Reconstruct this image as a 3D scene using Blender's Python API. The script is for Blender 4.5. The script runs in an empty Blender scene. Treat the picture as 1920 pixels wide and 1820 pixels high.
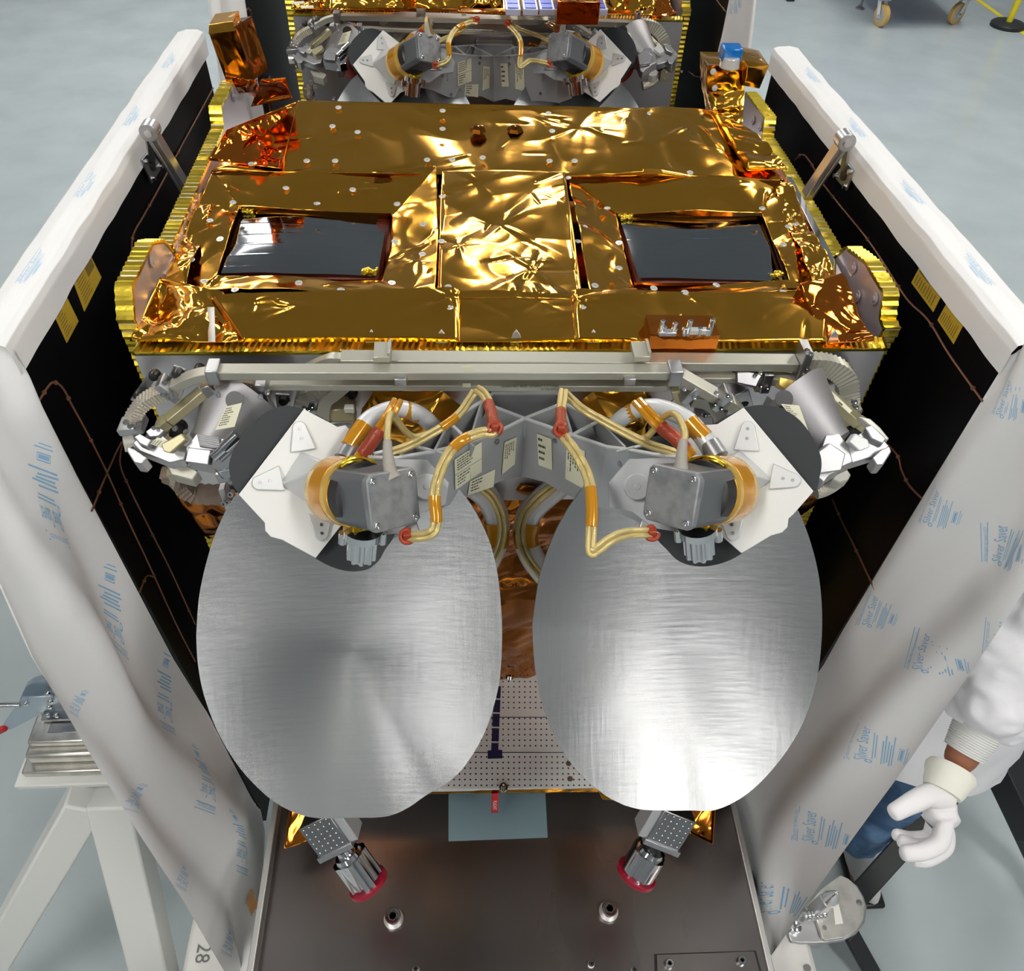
import bpy, bmesh, math, random
from mathutils import Vector as V, Matrix, noise
C = bpy.context.scene.collection
sc = bpy.context.scene
R = math.radians
PI = math.pi
# ------------------------------------------------------------------ camera
FPX = 1500.0
UX, UY = 960.0, 910.0
EYc = V((-98, -1645, 1500)).normalized()          # world +Y seen in camera axes (right, down, forward)
UPc = -V((-55, 1371, 1500)).normalized()
EXc = EYc.cross(UPc)
if EXc.x < 0: EXc = -EXc
EXc.normalize(); UPc = EXc.cross(EYc)
if UPc.y > 0: UPc = -UPc
def ray(u, v):
    d = V((u - UX, v - UY, FPX))
    return V((d.dot(EXc), d.dot(EYc), d.dot(UPc))) / FPX     # scaled so that t is the depth along the lens axis
ZT = 2.08                                         # height of the near satellite's front edge
W0 = 1.05
_r0 = ray(952, 655)
CAM = V((0, 0, ZT)) - _r0 * (FPX * W0 / 1405.0)
right = V((EXc.x, EYc.x, UPc.x)); down = V((EXc.y, EYc.y, UPc.y)); fwd = V((EXc.z, EYc.z, UPc.z))
cd = bpy.data.cameras.new('camera'); cam = bpy.data.objects.new('camera', cd); C.objects.link(cam)
cd.sensor_fit = 'HORIZONTAL'; cd.sensor_width = 36; cd.lens = 36 * FPX / 1920; cd.clip_start = .02; cd.clip_end = 100
cam.matrix_world = Matrix.Translation(CAM) @ Matrix((right, -down, -fwd)).transposed().to_4x4()
sc.camera = cam
def P(u, v, x=None, y=None, z=None):
    r = ray(u, v)
    if x is not None: t = (x - CAM.x) / r.x
    elif y is not None: t = (y - CAM.y) / r.y
    else: t = (z - CAM.z) / r.z
    return CAM + r * t
def D(u, v, t): return CAM + ray(u, v) * t
def PP(u, v, o, n):
    r = ray(u, v)
    return CAM + r * ((o - CAM).dot(n) / r.dot(n))
# ------------------------------------------------------------------ world, exposure, lamps
sc.view_settings.view_transform = 'Standard'; sc.view_settings.look = 'None'
sc.view_settings.gamma = 1; sc.view_settings.use_curve_mapping = False
sc.view_settings.exposure = 0.1
w = bpy.data.worlds.new('world'); sc.world = w; w.use_nodes = True
w.node_tree.nodes['Background'].inputs[0].default_value = (.75, .82, .9, 1)
w.node_tree.nodes['Background'].inputs[1].default_value = .3
ROOM = dict(x0=-5.5, x1=6.5, y0=-11.5, y1=10, h=5.2)
LAMPS = [(-3.3, -9.2), (3.3, -9.2), (1.3, -6.6), (-3.4, -4.6), (3.8, -4.2), (-1.7, -1.6), (1.9, -1.6), (-2.7, 3.7), (3.0, 2.9), (.4, 5.7), (-2.6, 7.2), (4.6, 5.2), (-3.9, 7.6), (5.2, 7.6), (.4, 8.4)]
LAMP_W, LAMP_L, LAMP_E = .7, 1.3, 24.0
# ------------------------------------------------------------------ materials
M = {}
def mat(name, col, metal=0, rough=.5, bump=None, spec=None, emit=None, noise_col=None, aniso=None, coat=0, trans=0, alpha=1, rnoise=None):
    m = bpy.data.materials.new(name); m.use_nodes = True
    nt = m.node_tree; b = nt.nodes['Principled BSDF']; N = nt.nodes; L = nt.links
    b.inputs['Base Color'].default_value = (*col, 1); b.inputs['Metallic'].default_value = metal; b.inputs['Roughness'].default_value = rough
    if spec is not None: b.inputs['Specular IOR Level'].default_value = spec
    if coat: b.inputs['Coat Weight'].default_value = coat; b.inputs['Coat Roughness'].default_value = .06
    if trans: b.inputs['Transmission Weight'].default_value = trans
    if alpha < 1: b.inputs['Alpha'].default_value = alpha
    if emit: b.inputs['Emission Color'].default_value = (*emit[0], 1); b.inputs['Emission Strength'].default_value = emit[1]
    tc = N.new('ShaderNodeTexCoord')
    if aniso is not None: b.inputs['Anisotropic'].default_value = aniso
    if noise_col:                                # (colour 2, scale, (sx,sy,sz), contrast lo, hi)
        c2, s, st, lo, hi = noise_col
        mp = N.new('ShaderNodeMapping'); mp.inputs['Scale'].default_value = st; L.new(tc.outputs['Object'], mp.inputs[0])
        t = N.new('ShaderNodeTexNoise'); t.inputs['Scale'].default_value = s; t.inputs['Detail'].default_value = 5; L.new(mp.outputs[0], t.inputs[0])
        r = N.new('ShaderNodeMapRange'); r.inputs[1].default_value = lo; r.inputs[2].default_value = hi; L.new(t.outputs[0], r.inputs[0])
        x = N.new('ShaderNodeMix'); x.data_type = 'RGBA'; x.inputs[6].default_value = (*col, 1); x.inputs[7].default_value = (*c2, 1)
        L.new(r.outputs[0], x.inputs[0]); L.new(x.outputs[2], b.inputs['Base Color'])
    if rnoise:                                   # (rough2, scale, stretch)
        r2, s, st = rnoise
        mp = N.new('ShaderNodeMapping'); mp.inputs['Scale'].default_value = st; L.new(tc.outputs['Object'], mp.inputs[0])
        t = N.new('ShaderNodeTexNoise'); t.inputs['Scale'].default_value = s; t.inputs['Detail'].default_value = 4; L.new(mp.outputs[0], t.inputs[0])
        r = N.new('ShaderNodeMapRange'); r.inputs[1].default_value = .35; r.inputs[2].default_value = .65; r.inputs[3].default_value = rough; r.inputs[4].default_value = r2
        L.new(t.outputs[0], r.inputs[0]); L.new(r.outputs[0], b.inputs['Roughness'])
    if bump:                                     # list of (scale, strength, distance, stretch)
        prev = None
        for s, k, dd, st in bump:
            mp = N.new('ShaderNodeMapping'); mp.inputs['Scale'].default_value = st; L.new(tc.outputs['Object'], mp.inputs[0])
            t = N.new('ShaderNodeTexNoise'); t.inputs['Scale'].default_value = s; t.inputs['Detail'].default_value = 4; L.new(mp.outputs[0], t.inputs[0])
            bp = N.new('ShaderNodeBump'); bp.inputs['Strength'].default_value = k; bp.inputs['Distance'].default_value = dd
            L.new(t.outputs[0], bp.inputs['Height'])
            if prev: L.new(prev.outputs[0], bp.inputs['Normal'])
            prev = bp
        L.new(prev.outputs[0], b.inputs['Normal'])
    M[name] = m
    return m
I3 = (1, 1, 1)
mat('foil', (.82, .40, .05), 1, .13, bump=[(5, .12, .01, I3), (16, .10, .0022, I3)])
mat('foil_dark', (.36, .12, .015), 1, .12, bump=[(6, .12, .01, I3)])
mat('foil_red', (.75, .22, .03), 1, .12, bump=[(14, .4, .01, I3)])
mat('tape_gold', (.92, .68, .07), 1, .28, bump=[(120, .3, .002, I3)])
mat('kapton', (.62, .27, .01), .25, .18, coat=.6)
mat('kapton_pale', (.78, .52, .12), .4, .25, coat=.6)
mat('silver_panel', (.66, .64, .66), 1, .38, bump=[(3, .1, .01, I3)])
mat('pink_panel', (.58, .52, .55), .6, .38, bump=[(5, .1, .01, I3)])
mat('rail', (.47, .46, .39), .6, .42, bump=[(150, .06, .001, (1, 1, 1))])
mat('rail_gold', (.52, .47, .29), .6, .4)
mat('machined', (.50, .50, .51), 1, .36, bump=[(60, .05, .001, (1, 8, 1))])
mat('chrome', (.70, .70, .71), 1, .11)
mat('steel_dark', (.35, .35, .36), 1, .3)
mat('bracket', (.42, .43, .44), .35, .42)
mat('bracket_light', (.62, .63, .63), .3, .4)
mat('white_plate', (.80, .80, .78), 0, .55)
mat('grey_plate', (.50, .50, .49), .2, .5)
mat('black_disc', (.022, .026, .030), 0, .6)
mat('motor', (.16, .17, .18), .5, .42, bump=[(200, .1, .001, I3)])
mat('motor_cover', (.34, .35, .36), .55, .45, noise_col=((.24, .25, .26), 60, I3, .4, .65))
mat('black_rubber', (.012, .012, .013), 0, .35)
mat('tube_white', (.72, .73, .74), .25, .35)
mat('cable', (.62, .50, .22), .55, .35, bump=[(400, .5, .002, I3)])
mat('cable_red', (.33, .045, .015), .1, .35, bump=[(120, .8, .003, I3)])
mat('cable_grey', (.36, .33, .29), .1, .6, bump=[(200, .4, .002, I3)])
mat('braid', (.62, .58, .50), .8, .4, bump=[(500, .8, .003, I3)])
mat('braid_brown', (.36, .28, .22), .7, .45, bump=[(500, .9, .003, I3)])
mat('clear_film', (.50, .49, .44), .4, .25)
mat('horn_metal', (.40, .39, .40), .9, .55)
mat('dish', (.47, .48, .49), 1, .27, aniso=.4, bump=[(6, .06, .002, (2, 24, 24)), (6, .06, .002, (24, 2, 2)), (9, .10, .003, I3)])
mat('panel_black', (.003, .003, .004), 0, .34, spec=.08, bump=[(500, .05, .001, I3)])
mat('panel_edge', (.10, .08, .06), 0, .5)
mat('wire', (.20, .08, .04), .3, .4)
mat('label_gold', (.55, .36, .03), 0, .45)
mat('label_cream', (.72, .70, .52), 0, .5)
mat('ink', (.05, .05, .04), 0, .6)
mat('ink_brown', (.20, .13, .02), 0, .6)
mat('paper', (.86, .855, .855), 0, .6, bump=[(4, .12, .02, I3)])
mat('paper_blue', (.30, .55, .78), 0, .6)
mat('plate_steel', (.27, .245, .235), 1, .20, rnoise=(.28, 3, (1, .3, 1)), bump=[(2, .04, .01, I3)])
mat('plate_rim', (.60, .59, .57), .9, .4)
mat('film_blue', (.24, .34, .38), .3, .3)
mat('perf', (.70, .72, .72), .1, .4)
mat('hole', (.05, .05, .06), .2, .5)
mat('navy', (.015, .02, .08), .1, .4)
mat('red_cap', (.30, .004, .025), 0, .35)
mat('red_tag', (.62, .02, .03), 0, .6)
mat('red_disc', (.55, .03, .02), 0, .4)
mat('white_text', (.85, .8, .8), 0, .6)
mat('window_film', (.33, .34, .36), 1, .07)
mat('window_border', (.13, .02, .008), .2, .45)
mat('solar_blue', (.06, .10, .55), .3, .25)
mat('solar_frame', (.55, .60, .80), .3, .35)
mat('blue_cap', (0, .16, .55), 0, .12, coat=.5)
mat('clear_plastic', (.62, .62, .60), .3, .2)
mat('floor_epoxy', (.36, .41, .425), 0, .13, spec=.3, noise_col=((.42, .475, .49), 2.2, I3, .3, .7), bump=[(1.1, .02, .05, I3)], rnoise=(.22, 1.5, I3))
mat('wall_paint', (.30, .32, .34), 0, .6)
mat('ceiling_paint', (.40, .41, .42), 0, .7)
mat('wall_grey', (.45, .48, .52), 0, .5)
mat('window_glow', (.6, .7, .8), 0, .3, emit=((.80, .9, 1), 1.6))
mat('lamp_glow', (1, 1, 1), 0, .5, emit=((1, .97, .92), LAMP_E))
mat('stand_paint', (.66, .67, .64), 0, .42, bump=[(40, .05, .001, I3)])
mat('alu', (.62, .60, .56), .9, .35, bump=[(60, .15, .001, I3)], noise_col=((.45, .44, .40), 25, I3, .4, .7))
mat('zinc', (.48, .56, .63), .85, .28)
mat('case_white', (.72, .71, .67), 0, .35)
mat('black_metal', (.02, .022, .025), .2, .45)
mat('yellow_paint', (.85, .70, .02), 0, .4)
mat('tan_wheel', (.55, .36, .12), 0, .45)
mat('smock', (.74, .74, .77), 0, .75, bump=[(10, .3, .02, I3), (900, .2, .001, I3)])
mat('cuff', (.66, .67, .65), 0, .85)
mat('glove', (.80, .78, .79), 0, .75, bump=[(40, .3, .004, I3), (900, .2, .001, I3)])
mat('glove_cuff', (.80, .79, .70), 0, .8)
mat('skin', (.30, .115, .06), 0, .5)
mat('denim', (.055, .12, .24), 0, .85, noise_col=((.14, .26, .42), 14, I3, .45, .75), bump=[(700, .3, .001, I3)])
mat('hair', (.02, .015, .012), 0, .6)
mat('shoe', (.55, .55, .55), 0, .6)
mat('red_grip', (.45, .01, .02), 0, .4)
mat('wall_red', (.6, .02, .03), 0, .4)
mat('wall_blue', (.08, .14, .40), 0, .4)
# ------------------------------------------------------------------ mesh builder
class MB:
    def __init__(s): s.v = []; s.f = []; s.m = []
    def add(s, vs, fs, mi=0):
        o = len(s.v); s.v += [V(p) for p in vs]; s.f += [tuple(i + o for i in f) for f in fs]; s.m += [mi] * len(fs); return s
    def box(s, c, d, rot=None, mi=0):
        c = V(c); x, y, z = [k / 2 for k in d]
        vs = [V((i * x, j * y, k * z)) for i in (-1, 1) for j in (-1, 1) for k in (-1, 1)]
        if rot is not None: vs = [rot @ p for p in vs]
        return s.add([c + p for p in vs], [(0, 1, 3, 2), (4, 6, 7, 5), (0, 4, 5, 1), (2, 3, 7, 6), (0, 2, 6, 4), (1, 5, 7, 3)], mi)
    def hexa(s, b, t, mi=0):                      # two quads of corners
        return s.add(list(b) + list(t), [(3, 2, 1, 0), (4, 5, 6, 7), (0, 1, 5, 4), (1, 2, 6, 5), (2, 3, 7, 6), (3, 0, 4, 7)], mi)
    def beam(s, a, b, w, h, up=V((0, 0, 1)), mi=0): return s.rtube([a, b], w, h, up, mi)
    def rtube(s, pts, w, h, up=V((0, 0, 1)), mi=0):
        pts = [V(p) for p in pts]; n = len(pts); rings = []
        for i, p in enumerate(pts):
            d = (pts[min(i + 1, n - 1)] - pts[max(i - 1, 0)]).normalized()
            x = d.cross(up).normalized(); y = x.cross(d).normalized()
            rings += [p + x * w / 2 * a + y * h / 2 * b for a, b in ((-1, -1), (1, -1), (1, 1), (-1, 1))]
        fs = []
        for i in range(n - 1):
            for j in range(4): fs.append((i * 4 + j, i * 4 + (j + 1) % 4, i * 4 + 4 + (j + 1) % 4, i * 4 + 4 + j))
        fs += [(3, 2, 1, 0), tuple(n * 4 - 4 + j for j in range(4))]
        return s.add(rings, fs, mi)
    def tube(s, pts, r, n=12, mi=0, sm=0):
        pts = [V(p) for p in pts]
        if sm: pts = spline(pts, sm)
        k = len(pts); rs = r if isinstance(r, (list, tuple)) else [r] * k
        if len(rs) != k: rs = [rs[int(i * (len(rs) - 1) / (k - 1))] * (1 - (i * (len(rs) - 1) / (k - 1)) % 1) + rs[min(len(rs) - 1, int(i * (len(rs) - 1) / (k - 1)) + 1)] * ((i * (len(rs) - 1) / (k - 1)) % 1) for i in range(k)]
        t0 = (pts[1] - pts[0]).normalized(); x = t0.orthogonal().normalized(); vs = []; last = t0
        for i in range(k):
            t = (pts[min(i + 1, k - 1)] - pts[max(i - 1, 0)]).normalized()
            q = last.rotation_difference(t); x = (q @ x).normalized(); x = (x - t * x.dot(t)).normalized(); y = t.cross(x); last = t
            vs += [pts[i] + (x * math.cos(2 * PI * j / n) + y * math.sin(2 * PI * j / n)) * rs[i] for j in range(n)]
        fs = [(i * n + j, i * n + (j + 1) % n, (i + 1) * n + (j + 1) % n, (i + 1) * n + j) for i in range(k - 1) for j in range(n)]
        fs += [tuple(reversed(range(n))), tuple((k - 1) * n + j for j in range(n))]
        return s.add(vs, fs, mi)
    def cyl(s, a, b, r, r2=None, n=24, mi=0): return s.tube([a, b], [r, r if r2 is None else r2], n, mi)
    def lathe(s, o, ax, prof, n=32, mi=0):        # prof: (distance along axis, radius)
        ax = V(ax).normalized(); x = ax.orthogonal().normalized(); y = ax.cross(x); o = V(o); vs = []
        for d, r in prof: vs += [o + ax * d + (x * math.cos(2 * PI * j / n) + y * math.sin(2 * PI * j / n)) * max(r, 1e-5) for j in range(n)]
        k = len(prof)
        fs = [(i * n + j, i * n + (j + 1) % n, (i + 1) * n + (j + 1) % n, (i + 1) * n + j) for i in range(k - 1) for j in range(n)]
        fs += [tuple(reversed(range(n))), tuple((k - 1) * n + j for j in range(n))]
        return s.add(vs, fs, mi)
    def prism(s, poly, vec, mi=0):
        poly = [V(p) for p in poly]; vec = V(vec); n = len(poly)
        return s.add(poly + [p + vec for p in poly], [tuple(reversed(range(n))), tuple(range(n, 2 * n))] + [(i, (i + 1) % n, (i + 1) % n + n, i + n) for i in range(n)], mi)
    def grid(s, fn, nu, nv, mi=0, th=0):
        vs = [fn(i / nu, j / nv) for j in range(nv + 1) for i in range(nu + 1)]
        fs = [(j * (nu + 1) + i, j * (nu + 1) + i + 1, (j + 1) * (nu + 1) + i + 1, (j + 1) * (nu + 1) + i) for j in range(nv) for i in range(nu)]
        return s.add(vs, fs, mi)
    def ball(s, c, r, n=12, mi=0, sc=(1, 1, 1)):
        vs = []; c = V(c)
        for i in range(n + 1):
            a = PI * i / n
            vs += [c + V((r * sc[0] * math.sin(a) * math.cos(2 * PI * j / (2 * n)), r * sc[1] * math.sin(a) * math.sin(2 * PI * j / (2 * n)), r * sc[2] * math.cos(a))) for j in range(2 * n)]
        return s.add(vs, [(i * 2 * n + j, (i + 1) * 2 * n + j, (i + 1) * 2 * n + (j + 1) % (2 * n), i * 2 * n + (j + 1) % (2 * n)) for i in range(n) for j in range(2 * n)], mi)
    def build(s, name, mats, parent=None, smooth=35, bevel=0, solid=0, subsurf=0):
        o0 = WORLD.get(parent.name, V((0, 0, 0))) if parent else V((0, 0, 0))
        me = bpy.data.meshes.new(name); me.from_pydata([p - o0 for p in s.v], [], s.f)
        for m in ([mats] if isinstance(mats, str) else mats): me.materials.append(M[m])
        me.polygons.foreach_set('material_index', s.m)
        bm = bmesh.new(); bm.from_mesh(me)
        bmesh.ops.remove_doubles(bm, verts=bm.verts, dist=1e-6); bmesh.ops.recalc_face_normals(bm, faces=bm.faces)
        bm.to_mesh(me); bm.free()
        if smooth: me.polygons.foreach_set('use_smooth', [True] * len(me.polygons)); me.set_sharp_from_angle(angle=R(smooth))
        me.update(); o = bpy.data.objects.new(name, me); C.objects.link(o)
        if parent: o.parent = parent; WORLD[o.name] = o0
        if solid: q = o.modifiers.new('s', 'SOLIDIFY'); q.thickness = solid; q.offset = -1
        if bevel: q = o.modifiers.new('b', 'BEVEL'); q.width = bevel; q.segments = 2; q.limit_method = 'ANGLE'; q.angle_limit = R(40)
        if subsurf: q = o.modifiers.new('u', 'SUBSURF'); q.levels = subsurf; q.render_levels = subsurf
        return o
WORLD = {}
def spline(pts, k=6):
    out = []; n = len(pts)
    for i in range(n - 1):
        a, b, c, d = pts[max(i - 1, 0)], pts[i], pts[i + 1], pts[min(i + 2, n - 1)]
        for j in range(k):
            t = j / k
            out.append(.5 * ((2 * b) + (-a + c) * t + (2 * a - 5 * b + 4 * c - d) * t * t + (-a + 3 * b - 3 * c + d) * t ** 3))
    out.append(pts[-1]); return out
def tag(o, label=None, cat=None, group=None, kind=None):
    if label: o['label'] = label
    if cat: o['category'] = cat
    if group: o['group'] = group
    if kind: o['kind'] = kind
    return o
def thing(name, label, cat, loc=(0, 0, 0), group=None):
    o = bpy.data.objects.new(name, None); C.objects.link(o); o.location = loc; o.empty_display_size = .05
    WORLD[o.name] = V(loc); return tag(o, label, cat, group)
def copy_tree(o, parent=None, skip=()):
    c = o.copy(); C.objects.link(c); c.parent = parent
    for ch in list(o.children):
        if ch.name.split('.')[0] not in skip: copy_tree(ch, c, skip)
    return c
def text_polys(s, size):
    cu = bpy.data.curves.new('t', 'FONT'); cu.body = s; cu.size = size; cu.resolution_u = 2
    o = bpy.data.objects.new('t', cu); C.objects.link(o)
    dg = bpy.context.evaluated_depsgraph_get(); me = bpy.data.meshes.new_from_object(o.evaluated_get(dg))
    vs = [v.co.copy() for v in me.vertices]; fs = [tuple(p.vertices) for p in me.polygons]
    bpy.data.objects.remove(o); bpy.data.meshes.remove(me); bpy.data.curves.remove(cu)
    return vs, fs
def put_text(mb, s, size, org, dx, dy, mi=0, condense=1, off=V((0, 0, 0))):
    vs, fs = text_polys(s, size)
    mb.add([V(org) + V(dx) * (p.x * condense) + V(dy) * p.y + off for p in vs], fs, mi)
rnd = random.Random(7)
def ridge(p, seed, f, octs=3):
    q = V(p) * f + V((seed * 3.7, seed * 1.3, seed * 7.1))
    q = q + noise.noise_vector(q * .6) * .7
    h = 0; a = 1
    for k in range(octs):
        h += a * abs(noise.noise(q)); q = q * 2.1 + V((5.2, 1.3, 9.7)); a *= .42
    return h
def facets(p, seed, f):
    d, pt = noise.voronoi(V(p) * f + V((seed * 2.3, seed * 5.1, seed)))
    return d[0]
def fans(stars, seed, fn=None, extra=0, span=.12):
    """fold lines: segments (x, y, z, dir, length, height, width) running out of each pinned point"""
    r = random.Random(seed * 13 + 5); out = []
    for c, rad, k, sp in stars:
        a0 = r.uniform(0, 6.28)
        for i in range(sp):
            a = a0 + i * 2 * PI / sp + r.uniform(-.35, .35); d = V((math.cos(a), math.sin(a), 0))
            out.append((c, d, rad * r.uniform(.8, 3.2), k * r.uniform(.35, .9) * r.choice((1, 1, -.7)), r.uniform(.10, .22)))
    if fn:
        for _ in range(extra):
            a = r.uniform(0, 6.28); out.append((fn(r.random(), r.random()), V((math.cos(a), math.sin(a), 0)), span * r.uniform(.4, 1.5), r.uniform(.0012, .004) * r.choice((1, -1)), r.uniform(.08, .2)))
    return out
def crinkle(mb, fn, nu, nv, amp, f=6, seed=1, fac=0, ff=14, stars=(), lip=0, octs=3, edge=.0, mi=0, extra=0):
    """grid of a surface pushed along its normal by waves, creases and fold lines"""
    segs = fans(stars, seed, fn, extra)
    def g(a, b):
        p = fn(a, b); e = .004
        a0, b0 = min(a, 1 - e), min(b, 1 - e)
        n = (fn(a0 + e, b0) - fn(a0, b0)).cross(fn(a0, b0 + e) - fn(a0, b0))
        n = n.normalized() if n.length > 0 else V((0, 0, 1))
        if n.dot(CAM - p) < 0: n = -n
        h = amp * (ridge(p, seed, f, octs) - .35) + amp * 1.3 * noise.noise(V(p) * f * .8 + V((seed, 0, 4)))
        if fac: h += fac * (facets(p, seed, ff) - .4)
        for c, d, L, k, ws in segs:
            q = p - c; t = q.dot(d)
            if -.004 < t < L:
                w_ = .004 + t * ws; o = abs((q - d * t).length)
                if o < w_: h += k * (1 - t / L) * (1 - o / w_) ** 1.3 * min(1, max(0, t) / .01 + .1)
        if edge:
            m = min(a, 1 - a, b, 1 - b); h *= min(1, m / edge)
        return p + n * h
    return mb.grid(g, nu, nv, mi)
def bil(a, b, c, d):
    a, b, c, d = V(a), V(b), V(c), V(d)
    return lambda s, t: (a * (1 - s) + b * s) * (1 - t) + (d * (1 - s) + c * s) * t
# ================================================================== the room
x0, x1, y0, y1, RH = ROOM['x0'], ROOM['x1'], ROOM['y0'], ROOM['y1'], ROOM['h']
def struct(o): o['kind'] = 'structure'; return o
struct(MB().box(((x0 + x1) / 2, (y0 + y1) / 2, -.05), (x1 - x0, y1 - y0, .1)).build('floor', 'floor_epoxy'))
struct(MB().box(((x0 + x1) / 2, (y0 + y1) / 2, RH + .05), (x1 - x0, y1 - y0, .1)).build('ceiling', 'ceiling_paint'))
struct(MB().box((x0 - .05, (y0 + y1) / 2, RH / 2), (.1, y1 - y0, RH)).build('wall_left', 'wall_paint'))
struct(MB().box((x1 + .05, (y0 + y1) / 2, RH / 2), (.1, y1 - y0, RH)).build('wall_right', 'wall_paint'))
struct(MB().box(((x0 + x1) / 2, y1 + .05, RH / 2), (x1 - x0, .1, RH)).build('wall_back', 'wall_paint'))
struct(MB().box(((x0 + x1) / 2, y0 - .05, RH / 2), (x1 - x0, .1, RH)).build('wall_front', 'wall_paint'))
for i, (cx, wd, z0, z1) in enumerate([(4.1, 1.9, 1.0, 2.6), (1.2, 1.6, 1.0, 2.6), (-2.4, 1.9, 1.0, 2.6)]):
    wn = struct(MB().box((cx, y1 - .015, (z0 + z1) / 2), (wd, .03, z1 - z0)).build('window_%d' % (i + 1), 'wall_grey'))
    fr = MB()
    for sx in (-1, 1): fr.box((cx + sx * (wd / 2 + .05), y1 - .04, (z0 + z1) / 2), (.1, .08, z1 - z0 + .2))
    for zz in (z0 - .05, z1 + .05): fr.box((cx, y1 - .04, zz), (wd + .2, .08, .1))
    fr.build('window_frame', 'ceiling_paint', wn, bevel=.005)
for i, (x, y) in enumerate(LAMPS):
    t = thing('ceiling_light', 'recessed rectangular ceiling light panel in the clean room ceiling', 'light', (x, y, RH), 'ceiling light panels')
    f = MB()
    for sx in (-1, 1): f.box((x + sx * (LAMP_W / 2 + .02), y, RH - .02), (.04, LAMP_L + .08, .04)); f.box((x, y + sx * (LAMP_L / 2 + .02), RH - .02), (LAMP_W, .04, .04))
    f.build('frame', 'ceiling_paint', t)
    MB().box((x, y, RH - .015), (LAMP_W, LAMP_L, .02)).build('diffuser', 'lamp_glow', t)
# ================================================================== near satellite
YB = P(935, 200, z=2.135).y
sat = thing('satellite', 'gold foil wrapped satellite nearest the camera with two large round silver dish reflectors', 'satellite', (0, .4, .82), 'satellites in the carrier row')
fx = random.Random(3)
# --- body shell
ys = P(955, 1263, z=.95).y
MB().box((0, (YB + ys + .06) / 2, 1.49), (1.04, YB - ys - .06, 1.08)).build('body', 'foil_dark', sat)
XL, XR = P(250, 663, y=0).x, P(1655, 668, y=0).x
fp = MB().box(((XL + XR) / 2, .011, 1.919), (XR - XL, .02, .32)).build('front_panel', 'silver_panel', sat)
def tape(path, nrm, wv, name, parent, step=.0042, lip=.006, amp=.0008, mt='tape_gold', skew=0):
    """crimped gold tape folded over an edge: path points, nrm(i)->outward normal, wv = vector across the edge"""
    pts = []; ns = []
    for i in range(len(path) - 1):
        a, b = path[i], path[i + 1]; k = max(1, int((b - a).length / step))
        d = (b - a).normalized(); n = nrm(d)
        for j in range(k): pts.append(a + (b - a) * j / k); ns.append(n)
    pts.append(path[-1]); ns.append(ns[-1])
    mb = MB(); vs = []; K = 8
    prof = [(0, -lip), (0, -.0006), (.0, .0), (.25, 0), (.5, 0), (.75, 0), (1, 0), (1, -lip)]
    for i, (p, n) in enumerate(zip(pts, ns)):
        up = amp * (1 if i % 2 else -1) + fx.uniform(-.0006, .0006)
        for q, (s, h) in enumerate(prof):
            e = .0009 if s in (0, 1) else 0
            dd = (pts[min(i + 1, len(pts) - 1)] - pts[max(i - 1, 0)]).normalized()
            vs.append(p + wv * s + (wv.normalized() * (-e if s == 0 else e if s == 1 else 0)) + n * (h + (up if h > -.001 else 0) + .0012) + dd * (skew * s))
    fs = [(i * K + j, i * K + j + 1, (i + 1) * K + j + 1, (i + 1) * K + j) for i in range(len(pts) - 1) for j in range(K - 1)]
    mb.add(vs, fs); return mb.build(name, mt, parent, smooth=25, solid=.0004)
tape([V((XL, -.002, ZT)), V((XR, -.002, ZT))], lambda d: V((0, 0, 1)), V((0, .024, 0)), 'edge_tape', fp, skew=.004)
# --- side panels that stand proud of the deck
def side_panel(xo, xi, out, back_z=1.0):
    pts = [P(u, v, x=xo) for u, v in out]
    low = V((xo, pts[0].y - .004, .98)); poly = [low] + pts + [V((xo, pts[-1].y + .05, .98))]
    o = MB().prism(poly, V((xi - xo, 0, 0))).build('side_panel', 'pink_panel', sat)
    def nr(d):
        n = V((0, -d.z, d.y)); return n if n.length else V((0, 0, 1))
    tape(poly[:-1], nr, V((xi - xo, 0, 0)), 'edge_tape', o, step=.006, amp=.0013)
    return o
spl = side_panel(XL - .02, XL + .002, [(247, 664), (220, 600), (216, 536), (257, 453), (279, 450), (302, 474), (293, 462), (397, 240), (392, 200), (415, 155), (431, 153)])
spr = side_panel(XR + .02, XR - .002, [(1653, 672), (1688, 617), (1679, 598), (1685, 547), (1650, 490), (1612, 462), (1587, 483), (1483, 307), (1450, 257), (1455, 220), (1417, 172)])
for u, v, x, par in [(285, 490, XL + .004, spl), (437, 180, XL + .004, spl), (1600, 503, XR - .004, spr), (1608, 555, XR - .004, spr), (1640, 560, XR - .004, spr), (1425, 238, XR - .004, spr), (1412, 225, XR - .004, spr)]:
    p = P(u, v, x=x); s = 1 if x < 0 else -1
    MB().lathe(p, (s, 0, 0), [(0, .009), (.002, .009), (.002, .004), (.0035, .004)], 20).build('panel_insert', 'pink_panel', par)
# --- foil blankets on the deck
zr, zf = 2.135, 2.10
BL, BR, FR, FL = P(560, 188, z=zr), P(1335, 205, z=zr), P(1470, 337, z=zf), P(396, 320, z=zf)
def starpx(lst, z): return [(P(u, v, z=z), r, k, n) for u, v, r, k, n in lst]
st = starpx([(905, 212, .05, .006, 7), (1090, 240, .04, .005, 6), (600, 270, .05, .006, 6), (1180, 290, .05, .005, 5), (680, 290, .03, .004, 5), (1300, 240, .05, .007, 7), (1160, 215, .03, .004, 5)], 2.12)
rb = crinkle(MB(), bil(BL, BR, FR, FL), 260, 80, .019, 2.8, 3, .005, 6, st, edge=.02, extra=26)
rb = rb.build('rear_foil_blanket', 'foil', sat, smooth=60, solid=.0006)
crinkle(MB(), bil(FL, FR, FR + V((0, .004, -.05)), FL + V((0, .004, -.05))), 160, 8, .004, 8, 4).build('foil_lip', 'foil_dark', rb, smooth=60)
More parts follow.
